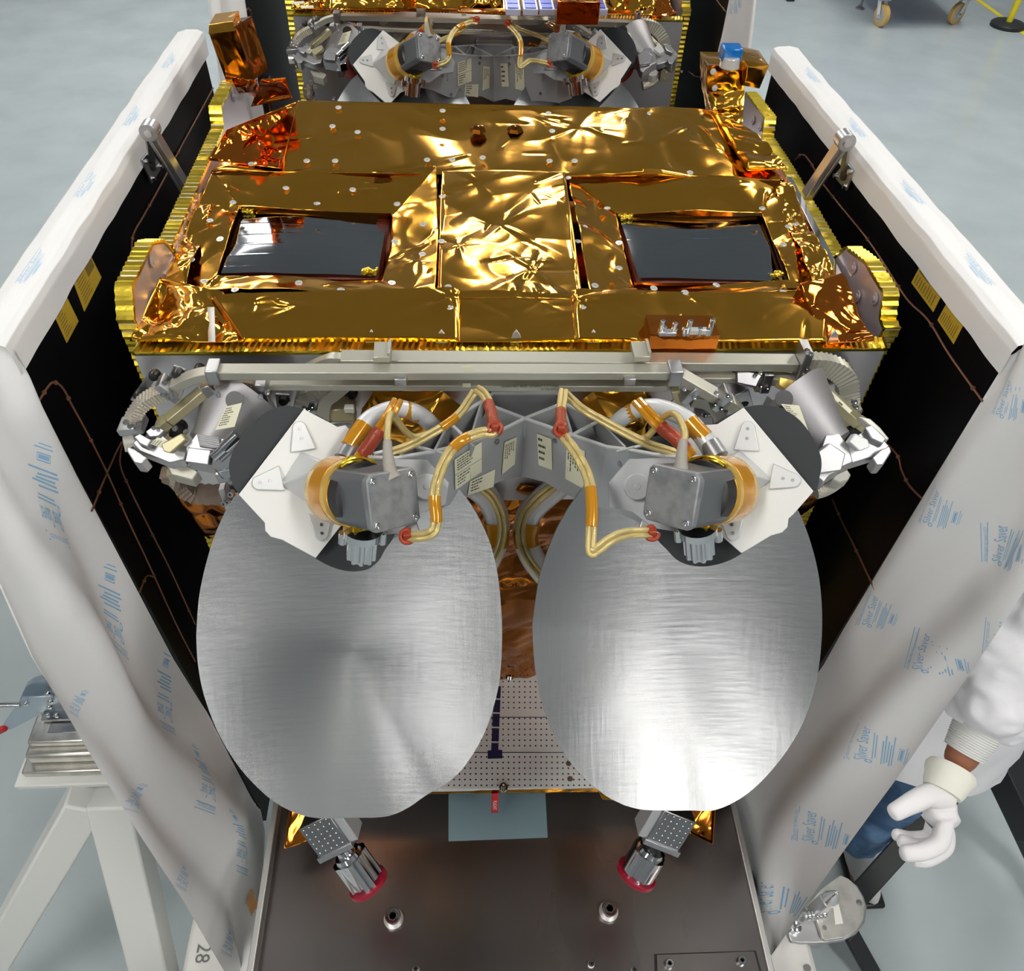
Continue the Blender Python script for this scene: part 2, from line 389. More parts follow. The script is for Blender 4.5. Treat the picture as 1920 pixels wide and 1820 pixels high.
# rear corners of the blanket
a, b, c_, d_ = P(425, 243, z=2.15), BL, P(470, 322, z=2.098), P(388, 300, z=2.11)
crinkle(MB(), bil(a, b, FL + (FR - FL) * .12 + V((0, 0, .006)), d_), 60, 50, .022, 9, 12, .008, 16, edge=.04).build('foil_corner', 'foil_red', sat, smooth=50, solid=.0006)
a, b = P(1328, 204, z=2.135), P(1420, 250, z=2.13)
crinkle(MB(), bil(a, b, P(1476, 318, z=2.11), P(1400, 320, z=2.108)), 50, 60, .02, 10, 15, .007, 15, edge=.04).build('foil_corner', 'foil', sat, smooth=50, solid=.0006)
crinkle(MB(), bil(P(490, 148, z=2.20), P(535, 145, z=2.2), P(548, 185, z=2.15), P(470, 200, z=2.12)), 30, 30, .01, 12, 17, .004, 18, edge=.05).build('foil_flap', 'foil_red', sat, smooth=50, solid=.0006)
crinkle(MB(), bil(P(436, 155, z=2.22), P(482, 150, z=2.2), P(480, 192, z=2.13), P(455, 185, z=2.13)), 24, 24, .012, 12, 18, .006, 18).build('foil_flap', 'foil_red', sat, smooth=50, solid=.0006)
# window frames (left, right)
def ring_fn(outer, inner):
    def f(s, r):
        k = (s * 4) % 4; i = int(k) % 4; t = k - int(k)
        o = outer[i] * (1 - t) + outer[(i + 1) % 4] * t; n = inner[i] * (1 - t) + inner[(i + 1) % 4] * t
        return o * (1 - r) + n * r
    return f
zd, zw = 2.082, 2.066
def ring_blanket(outer, inner, seed, stars):
    O = [P(u, v, z=z) for u, v, z in outer]; I = [P(u, v, z=zw + .005) for u, v in inner]
    O[0].z; mb = crinkle(MB(), ring_fn(O, I), 300, 34, .014, 4.2, seed, .006, 8, starpx(stars, zd), edge=.0, extra=14)
    o = mb.build('window_foil', 'foil', sat, smooth=60, solid=.0006)
    lip = MB().grid(lambda s, r: ring_fn(I, [p + V((0, 0, -.012)) for p in I])(s, r), 80, 3)
    lip.build('foil_lip', 'foil_dark', o, smooth=60); return o
def window(px, side):
    q = [P(u, v, z=zw - .002) for u, v in px]; c = sum(q, V()) / 4
    b = MB().add([c + (p - c) * 1.06 + V((0, 0, -.004)) for p in q], [(0, 1, 2, 3)]).build('radiator_border', 'window_border', sat, solid=.001)
    k = [c + (p - c) * .95 for p in q]
    f = bil(*k)
    g = MB().grid(lambda s, t: f(s, t) + V((0, 0, .003 * math.sin(s * PI) * math.sin(t * PI) + .0095 * (noise.noise(f(s, t) * 6 + V((side * 7, 0, 0)))) + .0016 * abs(noise.noise(f(s, t) * 9)) + .0002 * (abs(((t * 6) % 1) - .5) < .04))), 110, 84)
    o = g.build('radiator_window', 'window_film', sat, smooth=60)
    for i, (s, t) in enumerate(((.04, .05), (.95, .95))):
        m = MB(); p = f(s, t)
        for j in range(14): m.ball(p + V((fx.uniform(-.011, .011), fx.uniform(-.006, .006), .006)), fx.uniform(.002, .005), 4)
        m.build('adhesive_patch', 'tape_gold', o)
winL = [(448, 392), (733, 400), (715, 524), (407, 522)]; winR = [(1152, 403), (1430, 406), (1478, 530), (1190, 530)]
ring_blanket([(398, 325, 2.095), (822, 322, 2.095), (815, 552, 2.086), (305, 545, 2.07)], winL, 21, [(745, 455, .03, .005, 6), (640, 360, .03, .004, 5), (430, 350, .05, .009, 7), (340, 510, .05, .011, 8), (780, 480, .02, .003, 5), (560, 535, .02, .003, 4)])
ring_blanket([(1066, 330, 2.095), (1462, 342, 2.095), (1560, 548, 2.07), (1108, 552, 2.086)], winR, 22, [(1160, 460, .03, .005, 6), (1340, 370, .03, .004, 5), (1430, 355, .05, .010, 7), (1520, 500, .05, .011, 8), (1250, 545, .02, .003, 4), (1480, 420, .04, .008, 6)])
window(winL, 0); window(winR, 1)
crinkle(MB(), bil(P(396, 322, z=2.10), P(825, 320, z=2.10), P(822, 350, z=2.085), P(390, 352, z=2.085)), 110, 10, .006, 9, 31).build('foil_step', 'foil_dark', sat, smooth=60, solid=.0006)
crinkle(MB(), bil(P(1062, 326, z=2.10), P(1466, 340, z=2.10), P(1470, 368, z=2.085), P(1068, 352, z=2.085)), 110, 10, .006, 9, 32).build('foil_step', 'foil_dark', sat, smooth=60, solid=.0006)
cs = [(940, 420, .07, .004, 5), (900, 350, .05, .004, 4), (1000, 505, .06, .005, 5), (970, 590, .05, .006, 9), (860, 460, .02, .004, 5), (1045, 380, .03, .004, 5), (1010, 560, .03, .005, 6)]
crinkle(MB(), bil(P(829, 320, z=2.106), P(1060, 322, z=2.106), P(1092, 560, z=2.098), P(820, 560, z=2.098)), 130, 130, .013, 3.0, 41, .003, 7, starpx(cs, 2.10), edge=.02, extra=12).build('center_foil_strip', 'foil', sat, smooth=60, solid=.0008)
crinkle(MB(), bil(P(822, 556, z=2.098), P(1092, 556, z=2.098), P(1082, 641, z=2.086), P(856, 641, z=2.086)), 110, 40, .010, 3.4, 41, .005, 8, starpx(cs, 2.10), edge=.02).build('foil_apron', 'foil', sat, smooth=60, solid=.0008)
crinkle(MB(), bil(P(395, 560, z=2.10), P(862, 541, z=2.105), P(862, 640, z=2.088), P(452, 641, z=2.086)), 180, 44, .012, 3.2, 51, .004, 7, starpx([(845, 560, .05, .008, 7), (700, 632, .04, .006, 6), (470, 572, .03, .004, 3)], 2.1), edge=.02, extra=5).build('foil_apron', 'foil', sat, smooth=60, solid=.0008)
crinkle(MB(), bil(P(1072, 543, z=2.105), P(1556, 551, z=2.10), P(1552, 641, z=2.088), P(1076, 641, z=2.088)), 180, 44, .013, 3.2, 52, .004, 7, starpx([(1085, 565, .05, .009, 7), (1300, 560, .04, .004, 4), (1540, 560, .05, .009, 7)], 2.1), edge=.02, extra=6).build('foil_apron', 'foil', sat, smooth=60, solid=.0008)
crinkle(MB(), bil(P(300, 520, z=2.105), P(420, 548, z=2.10), P(452, 641, z=2.088), P(243, 640, z=2.088)), 80, 70, .022, 11, 61, .011, 15, edge=.03).build('foil_corner', 'foil', sat, smooth=45, solid=.0006)
crinkle(MB(), bil(P(1490, 552, z=2.10), P(1572, 528, z=2.11), P(1640, 640, z=2.09), P(1550, 641, z=2.088)), 70, 70, .022, 11, 64, .011, 16, edge=.03).build('foil_corner', 'foil_red', sat, smooth=45, solid=.0006)
crinkle(MB(), bil(P(374, 352, z=2.095), P(412, 340, z=2.09), P(345, 545, z=2.085), P(300, 540, z=2.09)), 40, 110, .016, 13, 66, .008, 18).build('foil_corner', 'foil', sat, smooth=45, solid=.0006)
crinkle(MB(), bil(P(1448, 345, z=2.09), P(1482, 352, z=2.095), P(1575, 540, z=2.09), P(1525, 545, z=2.085)), 40, 110, .016, 13, 67, .008, 18).build('foil_corner', 'foil', sat, smooth=45, solid=.0006)
q = [P(390, 576, z=2.10), P(402, 576, z=2.11), P(404, 641, z=2.10), P(392, 641, z=2.088)]
MB().add([*q], [(0, 1, 2, 3)]).build('foil_flap', 'white_plate', sat, solid=.001)
# inner rail brackets on the left and right of the deck
for u0, v0, u1, v1, n in ((392, 335, 322, 530, 'L'), (1475, 345, 1570, 535, 'R')):
    a, b = P(u0, v0, z=2.07), P(u1, v1, z=2.07)
    MB().beam(a, b, .012, .03).build('deck_rail', 'chrome', sat, bevel=.001)
for u, v in ((352, 632), (697, 634), (828, 634), (968, 634), (1112, 634), (1563, 634)):
    p = P(u, v, z=2.088); MB().prism([p + V((-.009, -.003, -.006)), p + V((.009, -.003, -.006)), p + V((.005, .0, .006)), p + V((0, .004, .011)), p + V((-.005, .0, .006))], (0, .003, 0)).build('clip', 'machined', sat, bevel=.0006)
# fasteners
RN = (BR - BL).cross(FL - BL).normalized()
rear = [(472, 312), (576, 306), (629, 306), (801, 304), (848, 304), (635, 206), (624, 241), (671, 252), (830, 212), (830, 246), (1028, 217), (1035, 250), (1218, 217), (1234, 252), (1030, 306), (1077, 306), (1245, 315), (1293, 328), (905, 300)]
front = [(537, 357), (662, 360), (438, 384), (595, 386), (745, 387), (395, 418), (414, 453), (794, 425), (741, 457), (829, 373), (828, 457), (792, 481), (561, 535), (735, 535), (442, 548), (640, 548), (840, 543), (843, 581), (384, 532), (360, 492), (1342, 369), (1428, 395), (1477, 429), (1490, 425), (1467, 463), (1517, 500), (1507, 541), (1467, 553), (1342, 539), (1283, 553), (1138, 395), (1160, 460), (1095, 430), (1083, 457), (1160, 507), (1092, 580), (965, 546), (1065, 338), (1400, 365), (1225, 545), (1115, 540)]
def fastener(p, n, r=.0058):
    n = n.normalized(); x = n.orthogonal().normalized()
    o = MB().lathe(p, n, [(-.003, .001), (0, r * .96), (.0008, r), (.0014, r * .9), (.0014, r * .4), (.0028, r * .34), (.0028, .0001)], 18)
    return o.build('fastener', 'clear_plastic', sat, smooth=30)
for u, v in rear: fastener(PP(u, v, BL, RN) + V((0, 0, .004)), RN if RN.z > 0 else -RN)
for u, v in front: fastener(P(u, v, z=2.098 if v > 540 or 815 < u < 1070 else 2.086) + V((0, 0, .004)), V((fx.uniform(-.15, .15), fx.uniform(-.15, .15), 1)))
for u, v in ((896, 243), (966, 243)):
    p = PP(u, v, BL, RN); MB().lathe(p + V((0, 0, -.002)), (0, 0, 1), [(0, .016), (.006, .013), (.009, .006), (.0095, .0001)], 6).build('foil_bump', 'foil_dark', sat)
# --- foil covered boxes at the rear corners
def foil_box(pts8, name, seed, amp=.006, mt='foil', n=26):
    mb = MB()
    for q in ((0, 1, 2, 3), (4, 5, 6, 7), (0, 1, 5, 4), (1, 2, 6, 5), (2, 3, 7, 6), (3, 0, 4, 7)):
        crinkle(mb, bil(*[pts8[i] for i in q]), n, n, amp, 10, seed, amp * .5, 16, edge=.2)
    return mb.build(name, mt, sat, smooth=50)
yb = .80
f4 = [P(391, 60, y=yb), P(440, 50, y=yb), P(476, 150, y=yb), P(425, 155, y=yb)]
foil_box(f4 + [p + V((.02, .06, .0)) for p in f4], 'foil_box', 71, .003, 'foil_dark')
f4 = [P(392, 46, y=yb + .01), P(437, 40, y=yb + .01), P(440, 58, y=yb - .01), P(391, 64, y=yb - .01)]
foil_box(f4 + [p + V((.0, .06, .0)) for p in f4], 'foil_box', 72, .003)
yb = .74
f4 = [P(1326, 122, y=yb), P(1398, 124, y=yb), P(1394, 172, y=yb), P(1326, 176, y=yb)]
foil_box(f4 + [p + V((0, .07, .0)) for p in f4], 'foil_box', 73, .006)
f4 = [P(1392, 112, y=yb - .01), P(1442, 123, y=yb - .01), P(1424, 166, y=yb - .01), P(1390, 160, y=yb - .01)]
foil_box(f4 + [p + V((0, .08, .0)) for p in f4], 'foil_box', 74, .004)
f4 = [P(1328, 170, y=yb), P(1396, 170, y=yb), P(1392, 238, y=yb - .03), P(1340, 244, y=yb - .03)]
foil_box(f4 + [p + V((0, .08, .0)) for p in f4], 'foil_box', 75, .014, n=34)
for u, v in ((1337, 134), (1407, 142), (1340, 165)):
    p = P(u, v, y=yb - .008); fastener(p, V((0, -1, .2)))
ts = MB(); c = P(1369, 116, y=yb - .01)
ts.cyl(c + V((0, 0, -.01)), c + V((0, 0, .010)), .020, .017, 20)
ts = ts.build('sensor_head', 'clear_plastic', sat, bevel=.002)
c = P(1371, 96, y=yb); MB().box(c + V((0, 0, -.003)), (.038, .034, .026)).build('blue_cap', 'blue_cap', ts, bevel=.003)
tag(ts.children[0], 'bright blue translucent cap')
# --- small bronze box with pins on the front edge
q = [P(1222, 634, z=2.115), P(1338, 634, z=2.115), P(1346, 662, y=-.006), P(1212, 660, y=-.006)]
A0, A1 = P(1214, 659, y=-.014), P(1341, 661, y=-.014); hh = .030
bt = [A0 + V((0, 0, hh)), A1 + V((0, 0, hh)), A1 + V((0, .045, hh)), A0 + V((0, .045, hh))]
cb = foil_box([p - V((0, 0, hh + .0)) for p in bt] + bt, 'connector_box', 77, .0015, 'foil_red', 14)
def at_box(u, v): return P(u, v, z=A0.z + hh + .004)
for u, h in ((1238, .024), (1262, .020), (1264, .010), (1289, .024), (1243, .014), (1330, .026), (1282, .012), (1325, .010), (1310, .012)):
    p = at_box(u, 628); MB().cyl(p, p + V((0, 0, h)), .0035, .0035, 10).build('pin', 'chrome', cb, bevel=.0005)
MB().box(at_box(1305, 627) + V((0, 0, .006)), (.028, .008, .008)).build('connector', 'clear_plastic', cb, bevel=.001)
MB().box(at_box(1250, 628) + V((0, 0, .004)), (.024, .01, .006)).build('connector', 'machined', cb, bevel=.001)
# --- lower front foil and perforated shelf
ys = P(955, 1263, z=.95).y
fnt = bil(V((-.53, -.006, 1.80)), V((.53, -.006, 1.80)), V((.5, ys, .955)), V((-.5, ys, .955)))
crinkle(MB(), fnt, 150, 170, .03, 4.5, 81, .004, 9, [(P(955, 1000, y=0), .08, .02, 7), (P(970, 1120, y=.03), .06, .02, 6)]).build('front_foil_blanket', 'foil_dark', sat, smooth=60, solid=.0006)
sh = [P(660, 1263, z=.95), P(1270, 1261, z=.95), P(1330, 1472, z=.95), P(600, 1484, z=.95)]
shb = MB().hexa([p - V((0, 0, .012)) for p in sh], sh).build('perforated_shelf', 'perf', sat, bevel=.001)
mb = MB()
for j in range(21):
    if j in (0, 7, 14): continue
    v = 1268 + j * 9.6 + j * j * .03
    for i in range(34):
        u = 780 + i * 10.2
        p = P(u + (j % 2) * 0, v, z=.9506); mb.lathe(p, (0, 0, 1), [(0, .0021), (.0003, .0021)], 8)
mb.build('hole_pattern', 'hole', shb); shb.children[0]['kind'] = 'stuff'
mb = MB()
for v in (1345, 1411): mb.beam(P(700, v, z=.9505), P(1250, v - 1, z=.9505), .0015, .001)
mb.build('seam', 'hole', shb)
mb = MB(); p0, p1 = P(933, 1285, z=.951), P(927, 1420, z=.951)
for k in range(5):
    a = p0 + (p1 - p0) * (k / 5 + .01); b = p0 + (p1 - p0) * ((k + 1) / 5 - .015)
    mb.beam(a, b, .017, .0012)
mb.box(P(928, 1414, z=.951), (.034, .02, .0014))
o = mb.build('tape_strip', 'navy', shb)
for u, v in ((955, 1271), (944, 1477)):
    p = P(u, v, z=.95); MB().lathe(p, (0, 0, 1), [(0, .010), (.006, .010), (.006, .006), (.018, .006), (.018, .003), (.014, .0001)], 16).build('screw', 'chrome', shb)
for u, v in ((1066, 1431), (1069, 1460)):
    MB().lathe(P(u, v, z=.9505), (0, 0, 1), [(0, .007), (.001, .007), (.001, .003), (0.003, .0025)], 6).build('screw', 'steel_dark', shb)
crinkle(MB(), bil(P(600, 1484, z=.945), P(1330, 1472, z=.945), P(1335, 1480, z=.93), P(598, 1492, z=.93)), 120, 4, .004, 14, 83).build('foil_hem', 'foil', sat, smooth=50, solid=.0006)
# bottom foil corners
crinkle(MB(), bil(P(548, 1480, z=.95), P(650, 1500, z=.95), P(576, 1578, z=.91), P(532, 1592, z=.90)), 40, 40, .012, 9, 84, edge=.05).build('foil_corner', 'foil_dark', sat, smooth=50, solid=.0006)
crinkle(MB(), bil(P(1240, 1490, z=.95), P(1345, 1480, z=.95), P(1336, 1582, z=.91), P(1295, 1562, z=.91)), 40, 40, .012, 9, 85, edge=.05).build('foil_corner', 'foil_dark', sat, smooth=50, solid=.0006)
crinkle(MB(), bil(P(1120, 1480, z=.945), P(1160, 1478, z=.945), P(1170, 1502, z=.93), P(1130, 1500, z=.93)), 16, 12, .006, 14, 86).build('foil_corner', 'foil', sat, smooth=50, solid=.0006)
# ================================================================== antenna hardware on the front of the near satellite
zb = 2.0
D0 = D
def D(u, v, t):
    if t <= 1.10: t = 1.02 - (1.10 - t) * 1.2
    elif t < 1.2: t = 1.02 + (t - 1.10) * 1.8
    return D0(u, v, t)
zf_ = lambda u: 2.0 + .085 * min(1, abs(u - 984) / 300)
FW = [(690, 858, 965), (745, 859, 960), (813, 847, 955), (866, 834, 936), (938, 808, 903), (984, 785, 893), (1030, 801, 903), (1073, 816, 926), (1137, 838, 950), (1177, 843, 960), (1246, 856, 985), (1310, 858, 1000)]
BW = [(700, 852), (769, 835), (842, 792), (902, 754), (925, 738), (1045, 738), (1056, 756), (1124, 789), (1211, 834), (1300, 852)]
ft = [P(u, v, z=zf_(u)) for u, v, _ in FW]; fb = []
for (u, v, b), p in zip(FW, ft): q = P(u, b, y=p.y); fb.append(V((p.x, p.y, q.z)))
bk = [P(u, v, z=zf_(u)) for u, v in BW]; th = .0028
mb = MB()
for i in range(len(ft) - 1):
    n = (ft[i + 1] - ft[i]).cross(V((0, 0, 1))).normalized() * th
    mb.hexa([fb[i], fb[i + 1], fb[i + 1] - n, fb[i] - n], [ft[i], ft[i + 1], ft[i + 1] - n, ft[i] - n])
for i in range(len(bk) - 1):
    n = (bk[i + 1] - bk[i]).cross(V((0, 0, 1))).normalized() * th; dz = V((0, 0, -.075))
    mb.hexa([bk[i] + dz, bk[i + 1] + dz, bk[i + 1] + dz - n, bk[i] + dz - n], [bk[i], bk[i + 1], bk[i + 1] - n, bk[i] - n])
def rib(a, b, h=.07): mb.beam(a - V((0, 0, h / 2)), b - V((0, 0, h / 2)), .003, h)
F0, F1, F2, F1r, F2r = ft[5], P(880, 829, z=zf_(880)), ft[2], ft[7], ft[9]
for a, b in ((bk[3], F0), (bk[3], F1), (bk[2], F1), (bk[2], F2), (bk[1], F2), (bk[6], F0), (bk[6], F1r), (bk[7], F1r), (bk[7], F2r), (bk[8], F2r), (bk[8], ft[10]), (bk[1], ft[1])): rib(a, b)
zz = V((0, 0, -.055))                                   # floor of the pockets
for i in range(5): mb.add([ft[i + 1 - 0] + zz, ft[i] + zz, bk[min(i, 4)] + zz, bk[min(i + 1, 4)] + zz], [(0, 1, 2, 3)])
for i in range(5, 11): mb.add([ft[i] + zz, ft[min(i + 1, 11)] + zz, bk[min(i, 9)] + zz, bk[max(4, min(i - 1, 9))] + zz], [(0, 1, 2, 3)])
br = mb.build('antenna_bracket', 'bracket', sat, bevel=.0006)
# top flange edges, bright
mb = MB()
for L in (ft, bk):
    for a, b in zip(L, L[1:]): mb.beam(a + V((0, 0, .0008)), b + V((0, 0, .0008)), .0045, .0025)
for a, b in ((bk[3], F0), (bk[2], F1), (bk[1], F2), (bk[6], F0), (bk[7], F1r), (bk[8], F2r)): mb.beam(a + V((0, 0, .0008)), b + V((0, 0, .0008)), .004, .0025)
mb.build('rim', 'bracket_light', br)
MB().box((bk[4] + bk[5]) / 2 + V((0, .012, -.005)), ((bk[5] - bk[4]).x * 1.1, .02, .035)).build('mounting_block', 'machined', sat, bevel=.002)
def wall_at(u):
    for i in range(len(FW) - 1):
        if FW[i][0] <= u <= FW[i + 1][0]: break
    n = (ft[i + 1] - ft[i]).cross(V((0, 0, 1))).normalized(); return ft[i] + n * .0015, n
rl = random.Random(9)
def label(px, parent, um, rows=7, mt='label_cream', ink='ink', o=None, n=None, block=True, vert=False):
    if o is None: o, n = wall_at(um)
    q = [PP(u, v, o, n) for u, v in px]; f = bil(*q)
    if n.dot(CAM - o) < 0: n = -n
    mb = MB().add([p + n * .0004 for p in q] + [p for p in q], [(0, 1, 2, 3), (7, 6, 5, 4), (0, 4, 5, 1), (1, 5, 6, 2), (2, 6, 7, 3), (3, 7, 4, 0)])
    for k in range(rows):
        t0 = .10 + .8 * k / rows; t1 = t0 + .32 / rows; s = .08; e = rl.uniform(.35, .62)
        while s < e:
            w_ = rl.uniform(.04, .12)
            mb.add([(f(a, b) if not vert else f(b, a)) + n * .0007 for a, b in ((s, t0), (s + w_, t0), (s + w_, t1), (s, t1))], [(0, 1, 2, 3)], 1); s += w_ + .02
    return mb.build('label', [mt, ink], parent)
label([(852, 862), (903, 828), (903, 858), (853, 890)], br, 875, 5)
label([(853, 892), (903, 859), (903, 884), (854, 918)], br, 875, 4)
label([(881, 902), (928, 880), (925, 912), (877, 928)], br, 900, 4)
label([(946, 829), (968, 820), (965, 870), (941, 889)], br, 955, 5, vert=True)
label([(1007, 813), (1034, 823), (1036, 881), (1010, 871)], br, 1010, 4)
label([(1063, 831), (1097, 846), (1094, 916), (1060, 897)], br, 1095, 6, vert=True)
for u, v in ((935, 813), (932, 828), (1039, 810), (1040, 826), (1163, 869), (1195, 911), (1155, 943), (797, 913), (829, 946)):
    o_, n_ = wall_at(u); p = PP(u, v, o_, n_); MB().lathe(p, n_ if n_.dot(CAM - p) > 0 else -n_, [(0, .004), (.002, .0038), (.002, .002), (.001, .0001)], 14).build('screw', 'steel_dark', br)
# --- reflectors
def dish(out, label_):
    oT, oB = P(650, 820, y=-.10), P(650, 1533, y=-.45)
    n = (oT - oB).cross(V((1, 0, 0))).normalized()
    if n.dot(CAM - oT) < 0: n = -n
    pts = [PP(u, v, oT, n) for u, v in out] ; pts = spline(pts + [pts[0]], 5)[:-1]
    c = sum(pts, V()) / len(pts); N = len(pts); K = 26; dep = .028; vs = []
    for side in (0, 1):
        for k in range(K + 1):
            r = k / K
            for p in pts: vs.append(c + (p - c) * max(r, 1e-4) - n * (dep * (1 - r * r) + side * .006))
    fs = []
    for side in (0, 1):
        b = side * (K + 1) * N
        for k in range(K):
            for i in range(N): fs.append((b + k * N + i, b + k * N + (i + 1) % N, b + (k + 1) * N + (i + 1) % N, b + (k + 1) * N + i))
    for i in range(N): fs.append((K * N + i, K * N + (i + 1) % N, (2 * K + 1) * N + (i + 1) % N, (2 * K + 1) * N + i))
    o = MB().add(vs, fs).build('reflector', 'dish', sat, smooth=40); return tag(o, label_), c, n
dL = [(368, 1190), (373, 1120), (388, 1050), (410, 985), (440, 930), (485, 880), (560, 838), (650, 820), (740, 826), (815, 868), (868, 925), (905, 985), (928, 1050), (939, 1130), (941, 1210), (934, 1290), (910, 1370), (872, 1435), (835, 1470), (800, 1490), (760, 1517), (720, 1531), (650, 1533), (590, 1533), (545, 1520), (500, 1492), (450, 1440), (410, 1375), (383, 1305), (371, 1245)]
dR = [(998, 1170), (1003, 1250), (1020, 1330), (1050, 1400), (1090, 1452), (1140, 1494), (1190, 1515), (1240, 1519), (1290, 1519), (1345, 1517), (1405, 1485), (1460, 1428), (1503, 1360), (1530, 1280), (1541, 1190), (1538, 1100), (1521, 1020), (1490, 945), (1440, 885), (1370, 838), (1290, 818), (1210, 822), (1135, 865), (1078, 935), (1040, 1000), (1012, 1080)]
d1, dc1, dn = dish(dL, 'silver dish reflector on the left, evenly grey'); d2, dc2, _ = dish(dR, 'silver dish reflector on the right, with a bright glare')
for c_ in (dc1, dc2):                                   # hub arm behind each dish
    MB().tube([c_ - dn * .075, c_ - dn * .14 + V((0, 0, .03)), V((c_.x, -.01, c_.z + .1))], .022, 14, sm=5).build('reflector_strut', 'tube_white', sat)
# --- plates, discs and gimbal motors
def side_unit(m, plate, disc, gus, tabs, A, B, conn, fl, covup, ring_px):
    oP = D(*plate[0], 1.10); vn = -(ray(*((560, 900) if m < 0 else (1410, 895)))).normalized()
    n = (vn + V((-.25 * m, 0, .0))).normalized()
    pp = lambda u, v, off=0: PP(u, v, oP + n * off, n)
    pl = MB().prism([pp(u, v) for u, v in plate], -n * .0025).build('mounting_plate', 'white_plate', sat, bevel=.0006)
    dp = [pp(u, v, -.012) for u, v in disc]; dp = spline(dp + [dp[0]], 4)[:-1]
    dd = MB().prism(dp, -n * .003).build('sun_shield', 'black_disc', sat)
    # gusset arm from the plate to the motor ring
    b = [pp(u, v, .0005) for u, v in gus[0]]; t = [D(u, v, dd_) for u, v, dd_ in gus[1]]
    g = MB().hexa(b, t).build('gusset', 'bracket_light', pl, bevel=.002)
    for tb in tabs:
        c1, c2 = pp(*tb[0], .001), pp(*tb[1], .001); ax = (c2 - c1); yv = n.cross(ax.normalized()); r1, r2 = .0092, .0165; poly = []
        for k in range(9): a = PI / 2 + PI * k / 8; poly.append(c1 + ax.normalized() * math.cos(a) * r1 + yv * math.sin(a) * r1)
        poly += [c2 - yv * r2, c2 + yv * r2]
        tbm = MB().prism(poly, n * .0035).build('mounting_tab', 'bracket_light', pl, bevel=.0012)
        for q in (.02, .45): MB().cyl(c1 + ax * q + n * .0034, c1 + ax * q + n * .0045, .0022, .0022, 12).build('screw', 'steel_dark', tbm)
    # gimbal
    ax = (B - A); L = ax.length; ax.normalize(); up = -down; up = (up - ax * up.dot(ax)).normalized()
    up = Matrix.Rotation(R(covup), 3, ax) @ up; sd = ax.cross(up)
    gr = MB().lathe(A, ax, [(0, .028), (.011, .028), (.011, .040), (.015, .042), (L * .40, .042), (L * .40, .038), (L * .46, .038)], 48).build('gimbal_ring', 'kapton_pale', sat)
    MB().lathe(A, ax, [(.024, .0425), (L * .34, .0425)], 48).build('kapton_band', 'kapton', gr)
    cb = MB()
    for k in range(7):
        rr = .0405 + .0012 * (k % 3); s0 = L * (.40 + .012 * k); pts = []
        for j in range(22):
            a = -.5 + 2 * PI * .62 * j / 21; pts.append(A + ax * (s0 + .004 * math.sin(j * .9 + k)) + (up * math.cos(a) + sd * math.sin(a) * m) * (rr + .001 * math.sin(j * 1.7 + k * 2)))
        cb.tube(pts, .0016, 6)
    cb.build('cable_wrap', 'tape_gold', gr)
    w2 = .033
    def sq(s, w_, c=.25):
        P8 = []
        for i, j in ((-1, -1), (1, -1), (1, 1), (-1, 1)):
            if i * j > 0: o2 = ((c, 0), (0, c)) if False else None
            P8.append((i, j))
        o8 = []
        for i, j in ((-1, -1 + c), (-1 + c, -1), (1 - c, -1), (1, -1 + c), (1, 1 - c), (1 - c, 1), (-1 + c, 1), (-1, 1 - c)): o8.append(A + ax * s + sd * i * w_ + up * j * w_)
        return o8
    mo = MB().prism(sq(L * .42, w2), ax * (L * .48)).build('motor', 'motor', sat, bevel=.002)
    MB().lathe(A, ax, [(L * .44, .040), (L * .56, .039), (L * .58, .033)], 40).build('motor_gasket', 'black_rubber', mo)
    cv = MB().prism(sq(L * .90, w2 * 1.0, .18), ax * .010).build('motor_cover', 'motor_cover', mo, bevel=.0018)
    for i, j in ((-1, -1), (1, -1), (1, 1), (-1, 1)):
        p = A + ax * (L * .90 + .010) + sd * i * w2 * .76 + up * j * w2 * .76
        MB().lathe(p, ax, [(0, .0042), (.0022, .0042), (.0026, .0035), (.0026, .002), (.001, .0001)], 16).build('screw', 'chrome', cv)
    tx = MB()
    for k, s_ in enumerate(('PIVOTING', 'NEMA 17', 'S/N 0127', 'ASSY 20-1')):
        pass
    # chrome connector hanging under the motor
    c = D(*conn, 1.06); c2 = D(conn[0] - 3 * m * -1, conn[1] + 40, 1.075); cx = (c2 - c).normalized()
    ch = MB().lathe(c - cx * .014, cx, [(0, .024), (.010, .024), (.010, .0185), (.014, .0185)], 24)
    prof = []
    x = cx.orthogonal().normalized(); y = cx.cross(x); n_ = 40; ring0 = []; ring1 = []
    for j in range(n_):
        a = 2 * PI * j / n_; r = .0170 + .0016 * (1 if (j // 2) % 2 else -1); ring0.append(c + (x * math.cos(a) + y * math.sin(a)) * r); ring1.append(c + cx * .030 + (x * math.cos(a) + y * math.sin(a)) * r)
    ch.add(ring0 + ring1, [tuple(range(n_))[::-1], tuple(range(n_, 2 * n_))] + [(j, (j + 1) % n_, (j + 1) % n_ + n_, j + n_) for j in range(n_)])
    for sg in (-1, 1):
        q = c + right * sg * .024 - cx * .008; ch.cyl(q, q + cx * .016, .0055, .0055, 12)
    ch.build('rotary_connector', 'chrome', sat, smooth=25)
    # grey web that carries the motor
    q = [D(u, v, dd_) for u, v, dd_ in fl]
    MB().prism(q, fwd * .004).build('motor_web', 'bracket', br, bevel=.0008)
plL = [(570, 767), (633, 800), (648, 797), (656, 806), (700, 850), (700, 950), (640, 985), (592, 1046), (530, 1012), (508, 1006), (498, 995), (497, 980), (448, 927)]
dsL = [(570, 767), (544, 761), (518, 764), (490, 779), (455, 817), (437, 847), (430, 876), (436, 904), (449, 926), (520, 1000), (592, 1047), (626, 1064), (658, 1071), (689, 1067), (710, 1051), (722, 1030), (740, 1000), (735, 950), (690, 870), (630, 800)]
